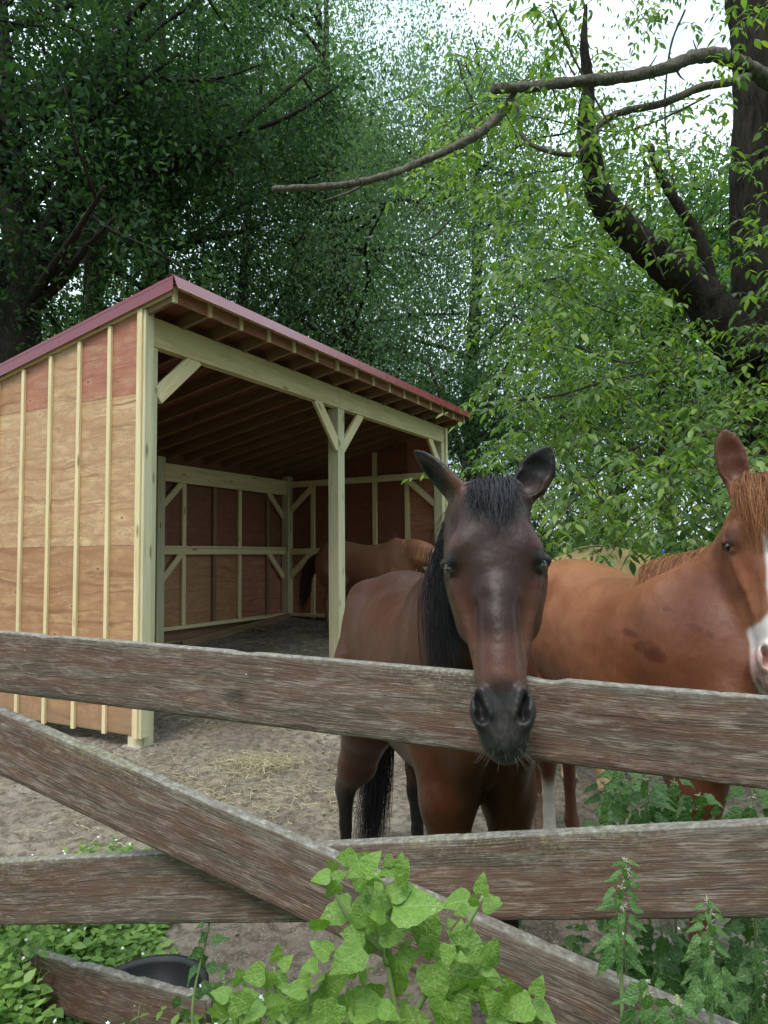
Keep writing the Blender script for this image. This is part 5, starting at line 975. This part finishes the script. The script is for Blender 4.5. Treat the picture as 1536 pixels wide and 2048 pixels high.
# nettle-like flowering weeds on the right
def spike(label, px0, py0, py1, D, step=22, L0=26, L1=60, lean=0, meshes=NL):
    L0 *= 1.25; L1 *= 1.3; step *= .85
    g = P(px0 + lean, min(py1 + 250, 2300), D); g = Vector((g.x, g.y, 0)); e = empty('flowering_weed', tuple(g)); tag(e, label, 'plant', 'toothed flowering weeds by the fence'); n = max(3, int((py1 - py0) / step)); q = []
    for i in range(n + 1):
        t = i / n; y = py0 + (py1 - py0) * t; x = px0 + lean * t + 4 * sin(i * 1.3); q.append(P(x, y, D)); L_ = L0 + (L1 - L0) * t ** .8
        for sg in (1, -1):
            if RNG.random() < .12: continue
            ang = (-20 - 25 * t + RNG.normal(0, 10)) if sg > 0 else (200 + 25 * t + RNG.normal(0, 10)); c_, s_ = cos(rad(ang)), sin(rad(ang)); leafat(e, g, meshes[RNG.integers(0, len(meshes))], x + c_ * L_ * .72, y - s_ * L_ * .72, D + RNG.normal(0, .03), L_, ang)
        if RNG.random() < .6: leafat(e, g, meshes[0], x + RNG.normal(0, 4), y + L_ * .45, D - .03, L_, 268 + RNG.normal(0, 8))
        if t < .6:
            m_ = MB()
            for k in range(7): a = RNG.uniform(0, 6.28); o_ = np.array((cos(a) * .008, sin(a) * .008, RNG.normal(0, .004))); m_.tube([o_ * .3, o_ * 1.1], [.0016, .0022, .001], 4)
            obj('flower_whorl', m_.mesh('flower_whorl', FLW), e, Matrix.Translation(q[-1] - Vector(g)))
    q.append(g); m_ = MB(); m_.tube(catmull([np.array(v) - np.array(g) for v in q], 4), [.0018, .003, .0034], 6); obj('stem', m_.mesh('stem', STM, True), e); return e
F_ = NB('pale_flower', .7, .3); F_.col((.30, .30, .22)); FLW = F_.m
spike('flowering weed standing in front of the lower rail at right', 1250, 1722, 1900, 1.36, 20, 22, 50, -10)
spike('flowering weed overlapping the bottom edge of the lower rail far right', 1415, 1805, 1990, 1.36, 22, 24, 62, 10)
spike('yellowing weed leaning over the top of the lower rail beside the white-stockinged leg', 1207, 1565, 1700, 1.62, 20, 34, 52, 5)
spike('flowering weed behind the lower rail right of the yellowing one', 1292, 1560, 1700, 1.66, 22, 36, 60, 4)
for k, (x, y0, y1, D, lab) in enumerate(((1345, 1545, 1700, 1.75, 'dark leafy weed between the rails in front of the chestnut front legs'), (1395, 1590, 1750, 1.80, 'spreading leafy weed between the rails at right of the dark one'), (1500, 1570, 1700, 1.7, 'leafy weed between the rails at the right edge of the picture'), (1245, 1540, 1700, 1.9, 'dark weed just under the top rail behind the flowering ones'),
        (1320, 1850, 1990, 1.62, 'lobed weed below the lower rail, third from the right'), (1370, 1870, 2010, 1.72, 'lobed weed below the lower rail beside the hoof'), (1500, 1830, 2020, 1.75, 'lobed weed below the lower rail at the right edge'), (1290, 1960, 2040, 1.2, 'bright lobed weed at the bottom edge in front of the brace board'), (1355, 2010, 2060, 1.2, 'lowest small lobed weed at the bottom right edge'), (1525, 1900, 2060, 1.5, 'lobed weed in the bottom right corner'), (1440, 1960, 2040, 1.6, 'lobed weed at the foot of the chestnut foreleg'))):
    spike(lab, x, y0, y1, D, 24, 40, 66, 3, ML if k not in (7, 8) else MN)
# lobed climber below the rail near the tub
g = P(405, 2150, 1.95); g = Vector((g.x, g.y, 0)); plant('lobed_seedling', 'thin dark stem with lobed leaves standing right of the black tub', 'plant', g, [(x, y, 1.9 + RNG.normal(0, .03), L_, a) for x, y, L_, a in ((398, 1852, 26, 200), (440, 1878, 44, 10), (400, 1880, 46, 225), (388, 1912, 48, 215), (405, 1925, 44, 275), (432, 1935, 46, 5), (380, 1950, 44, 230), (415, 1985, 50, 300), (390, 1990, 46, 200), (350, 2010, 44, 240), (372, 2035, 40, 300))],
      [[P(420, 1840, 1.9), P(412, 1880, 1.9), P(400, 1930, 1.9), P(388, 1990, 1.9), P(386, 2060, 1.9), g]], ML, None, (.003, .004))
# quickweed patch, white daisies, lower left
def patch(name, label, n, xr, yr, hf, mat_l, ls):
    x = RNG.uniform(*xr, n); y = RNG.uniform(*yr, n); hh = hf(x, y); ok = hh > .02; x, y, hh = x[ok], y[ok], hh[ok]; n = len(x); g = np.array([gz(a, b) for a, b in zip(x, y)]) if n < 3000 else terrain(x, y)
    lv = []; st_ = MB(); fl = MB(); PS, DS, NS, SS = [], [], [], []
    for i in range(n):
        top = np.array([x[i] + RNG.normal(0, .05), y[i] + RNG.normal(0, .05), g[i] + hh[i]]); b = np.array([x[i], y[i], g[i] - .01]); pth = wander(b, top, 4, .12); st_.tube(pth, [.0018, .0008], 3)
        for t in (.35, .6, .8, .97):
            q = b + (top - b) * t; a = RNG.uniform(0, 6.28)
            for sg in (0, pi): PS.append(q); DS.append((cos(a + sg), sin(a + sg), RNG.normal(.15, .25))); NS.append((RNG.normal(0, .25), RNG.normal(-.3, .25), 1)); SS.append(ls * RNG.uniform(.7, 1.2) * (1.1 - .35 * t))
        if RNG.random() < .12:
            c = top + (0, 0, .025); nn_ = Vector((RNG.normal(0, .3), -.5 + RNG.normal(0, .2), .8)).normalized(); u1 = nn_.orthogonal().normalized(); u2 = nn_.cross(u1); st_.tube([top, c], [.0008, .0008], 3)
            Vv = [c + np.array(nn_) * .001]; 
            for k in range(10): aa = k * pi / 5; rr = .0075 if k % 2 == 0 else .0032; Vv.append(c + rr * (cos(aa) * np.array(u1) + sin(aa) * np.array(u2)))
            fl.add(np.array(Vv), np.array([(0, 1 + k, 1 + (k + 1) % 10) for k in range(10)]))
    PS, DS, NS, SS = map(np.array, (PS, DS, NS, SS)); e = empty(name, (0, 0, 0)); tag(e, kind='stuff')
    cloud_obj('leaf_mass', e, mat_l, [leaf_cloud(leaf_tpl(.27, .05, .2, 3), PS, DS, NS, SS)]); tag(obj('stem_mass', st_.mesh('stem_mass', STM), e), kind='stuff')
    if fl.V: tag(obj('flower_mass', fl.mesh('flower_mass', WHT), e), kind='stuff')
F_ = NB('white_petal', .6, .3); F_.col((.8, .8, .78)); WHT = F_.m
QW = mat_leaf('quickweed_leaf', [(0, (.10, .20, .035)), (.5, (.165, .29, .055)), (1, (.25, .38, .09))], .35)
patch('quickweed', '', 2300, (-1.85, -.45), (1.85, 3.0), lambda x, y: (.42 - .17 * (y - 1.9)) * np.clip(1.25 - .9 * (x + 1.35) - .55 * (y - 2.1) + .8 * fbm(x, y, 4, 3, 2), 0, 1) * (.28 + .72 * np.clip((-1.02 - x) / .22 + .5, 0, 1)) * RNG.uniform(.5, 1, len(x)), QW, .052)
patch('quickweed', '', 420, (-1.1, -.35), (1.72, 1.95), lambda x, y: .30 * RNG.uniform(.5, 1, len(x)), QW, .05)
patch('quickweed', '', 500, (-.55, -.05), (1.5, 2.15), lambda x, y: .30 * RNG.uniform(.4, 1, len(x)), QW, .05)
patch('ground_weeds', '', 700, (.5, 1.6), (1.55, 2.5), lambda x, y: .30 * RNG.uniform(.4, 1, len(x)), G_MID, .06)
patch('grass_tuft', '', 160, (-1.75, -1.15), (3.25, 3.75), lambda x, y: .06 * RNG.uniform(.4, 1, len(x)), QW, .035)
# hay
n = 1100; cx = np.concatenate([RNG.normal(-.9, .16, 400), RNG.normal(-.9, .4, 350), RNG.normal(-1.3, .5, 350)]); cy = np.concatenate([RNG.normal(5.2, .14, 400), RNG.normal(4.5, .25, 350), RNG.normal(4.9, .7, 350)])
a = RNG.uniform(0, 6.28, n); Lh = RNG.uniform(.05, .2, n); t = np.linspace(-.5, .5, 5); paths = np.zeros((n, 5, 3)); bend = RNG.normal(0, .3, n)
for i in range(5): paths[:, i, 0] = cx + np.cos(a + bend * t[i] * 3) * Lh * t[i]; paths[:, i, 1] = cy + np.sin(a + bend * t[i] * 3) * Lh * t[i]; paths[:, i, 2] = terrain(cx, cy) + .035 + .05 * np.exp(-((cx + .95) ** 2 + (cy - 5.1) ** 2) / .08) * RNG.random(n) + RNG.normal(0, .006, n)
strands('hay', hair_mat('straw', (.32, .27, .14), (.58, .50, .32), .8), None, paths, None, .0028)
n = 900; cx = RNG.uniform(-3, 1, n); cy = RNG.uniform(6.2, 11.5, n); a = RNG.uniform(0, 6.28, n); Lh = RNG.uniform(.06, .22, n); paths = np.zeros((n, 5, 3))
for i in range(5): paths[:, i, 0] = cx + np.cos(a) * Lh * t[i]; paths[:, i, 1] = cy + np.sin(a) * Lh * t[i]; paths[:, i, 2] = terrain(cx, cy) + .03
strands('hay', bpy.data.materials['straw'], None, paths, None, .003)
# stones and clods
st_ = MB(); O8 = np.array([(1, 0, 0), (-1, 0, 0), (0, 1, 0), (0, -1, 0), (0, 0, 1), (0, 0, -1)], float); OF = np.array([(0, 2, 4), (2, 1, 4), (1, 3, 4), (3, 0, 4), (2, 0, 5), (1, 2, 5), (3, 1, 5), (0, 3, 5)])
for i in range(800):
    x, y = RNG.uniform(-3, 2.2), RNG.uniform(1.9, 8); r = RNG.gamma(2, .0032) + .003; st_.add(O8 * r * RNG.uniform(.6, 1.3, (6, 1)) + (x, y, gz(x, y) + .012 + .3 * r), OF)
SM = NB('clod', .95, .1); SM.col(SM.ramp(SM.noise(SM.coord((1, 1, 1)), 20, 3), [(.3, (.14, .11, .085)), (.7, (.42, .37, .3))])); tag(obj('clods', st_.mesh('clods', SM.m)), kind='stuff')
# black rubber tub
tc_ = P(300, 1975, 2.40); tub = empty('rubber_tub', (tc_.x, tc_.y, 0)); tag(tub, 'black rubber feed tub behind the low edging board at lower left', 'tub')
m_ = NB('black_rubber', .45, .4); m_.col((.018, .018, .02)); m_.bump(m_.noise(m_.coord((1, 1, 1)), 40, 3), .002, .3)
prof = [(a_ * .74, b_ * .58) for a_, b_ in [(.0, .03), (.20, .03), (.205, .0), (.235, .19), (.25, .20), (.25, .215), (.232, .215), (.215, .19), (.19, .04), (.0, .04)]]; k = 36; V_ = [(r * cos(2 * pi * j / k), r * sin(2 * pi * j / k), z) for r, z in prof[1:-1]] if 0 else [(r * cos(2 * pi * j / k), r * sin(2 * pi * j / k), z) for r, z in prof for j in range(k)]
Fq = [(i * k + j, i * k + (j + 1) % k, (i + 1) * k + (j + 1) % k, (i + 1) * k + j) for i in range(len(prof) - 1) for j in range(k)]; obj('tub_shell', np_mesh('tub_shell', V_, Fq, m_.m, True), tub)
# scrap of white paper, blue bucket far behind the leaves
pm_ = NB('white_paper', .7, .3); pm_.col((.75, .78, .82)); q = P(182, 1850, 2.75); V_ = [(i * .02, j * .016, .012 * sin(i * 1.7 + j)) for i in range(4) for j in range(4)]; Fq = [(i * 4 + j, i * 4 + 4 + j, i * 4 + 5 + j, i * 4 + 1 + j) for i in range(3) for j in range(3)]
o = obj('paper_scrap', np_mesh('paper_scrap', V_, Fq, pm_.m)); o.matrix_world = Matrix.Translation((q.x - .03, q.y, q.z)) @ Matrix.Rotation(rad(55), 4, 'X'); tag(o, 'crumpled scrap of white paper in the weeds under the lower rail', 'paper scrap')
bm_ = NB('blue_plastic', .4, .4); bm_.col((.03, .16, .55)); q = P(1311, 1100, 8.0); bu = empty('bucket', (q.x, q.y, gz(q.x, q.y))); tag(bu, 'small blue plastic can far behind the cream horse, glimpsed through the leaves', 'can')
prof = [(r_ * .38, z_) for r_, z_ in [(0, .0), (.2, .0), (.235, .3), (.24, .65), (.25, .7), (.25, q.z - gz(q.x, q.y) - .0), (.235, q.z - gz(q.x, q.y) + .03), (.0, q.z - gz(q.x, q.y) + .03)]]; k = 24; V_ = [(r * cos(2 * pi * j / k), r * sin(2 * pi * j / k), z) for r, z in prof for j in range(k)]
Fq = [(i * k + j, i * k + (j + 1) % k, (i + 1) * k + (j + 1) % k, (i + 1) * k + j) for i in range(len(prof) - 1) for j in range(k)]; obj('can_shell', np_mesh('can_shell', V_, Fq, bm_.m, True), bu); bu.name = 'plastic_can'
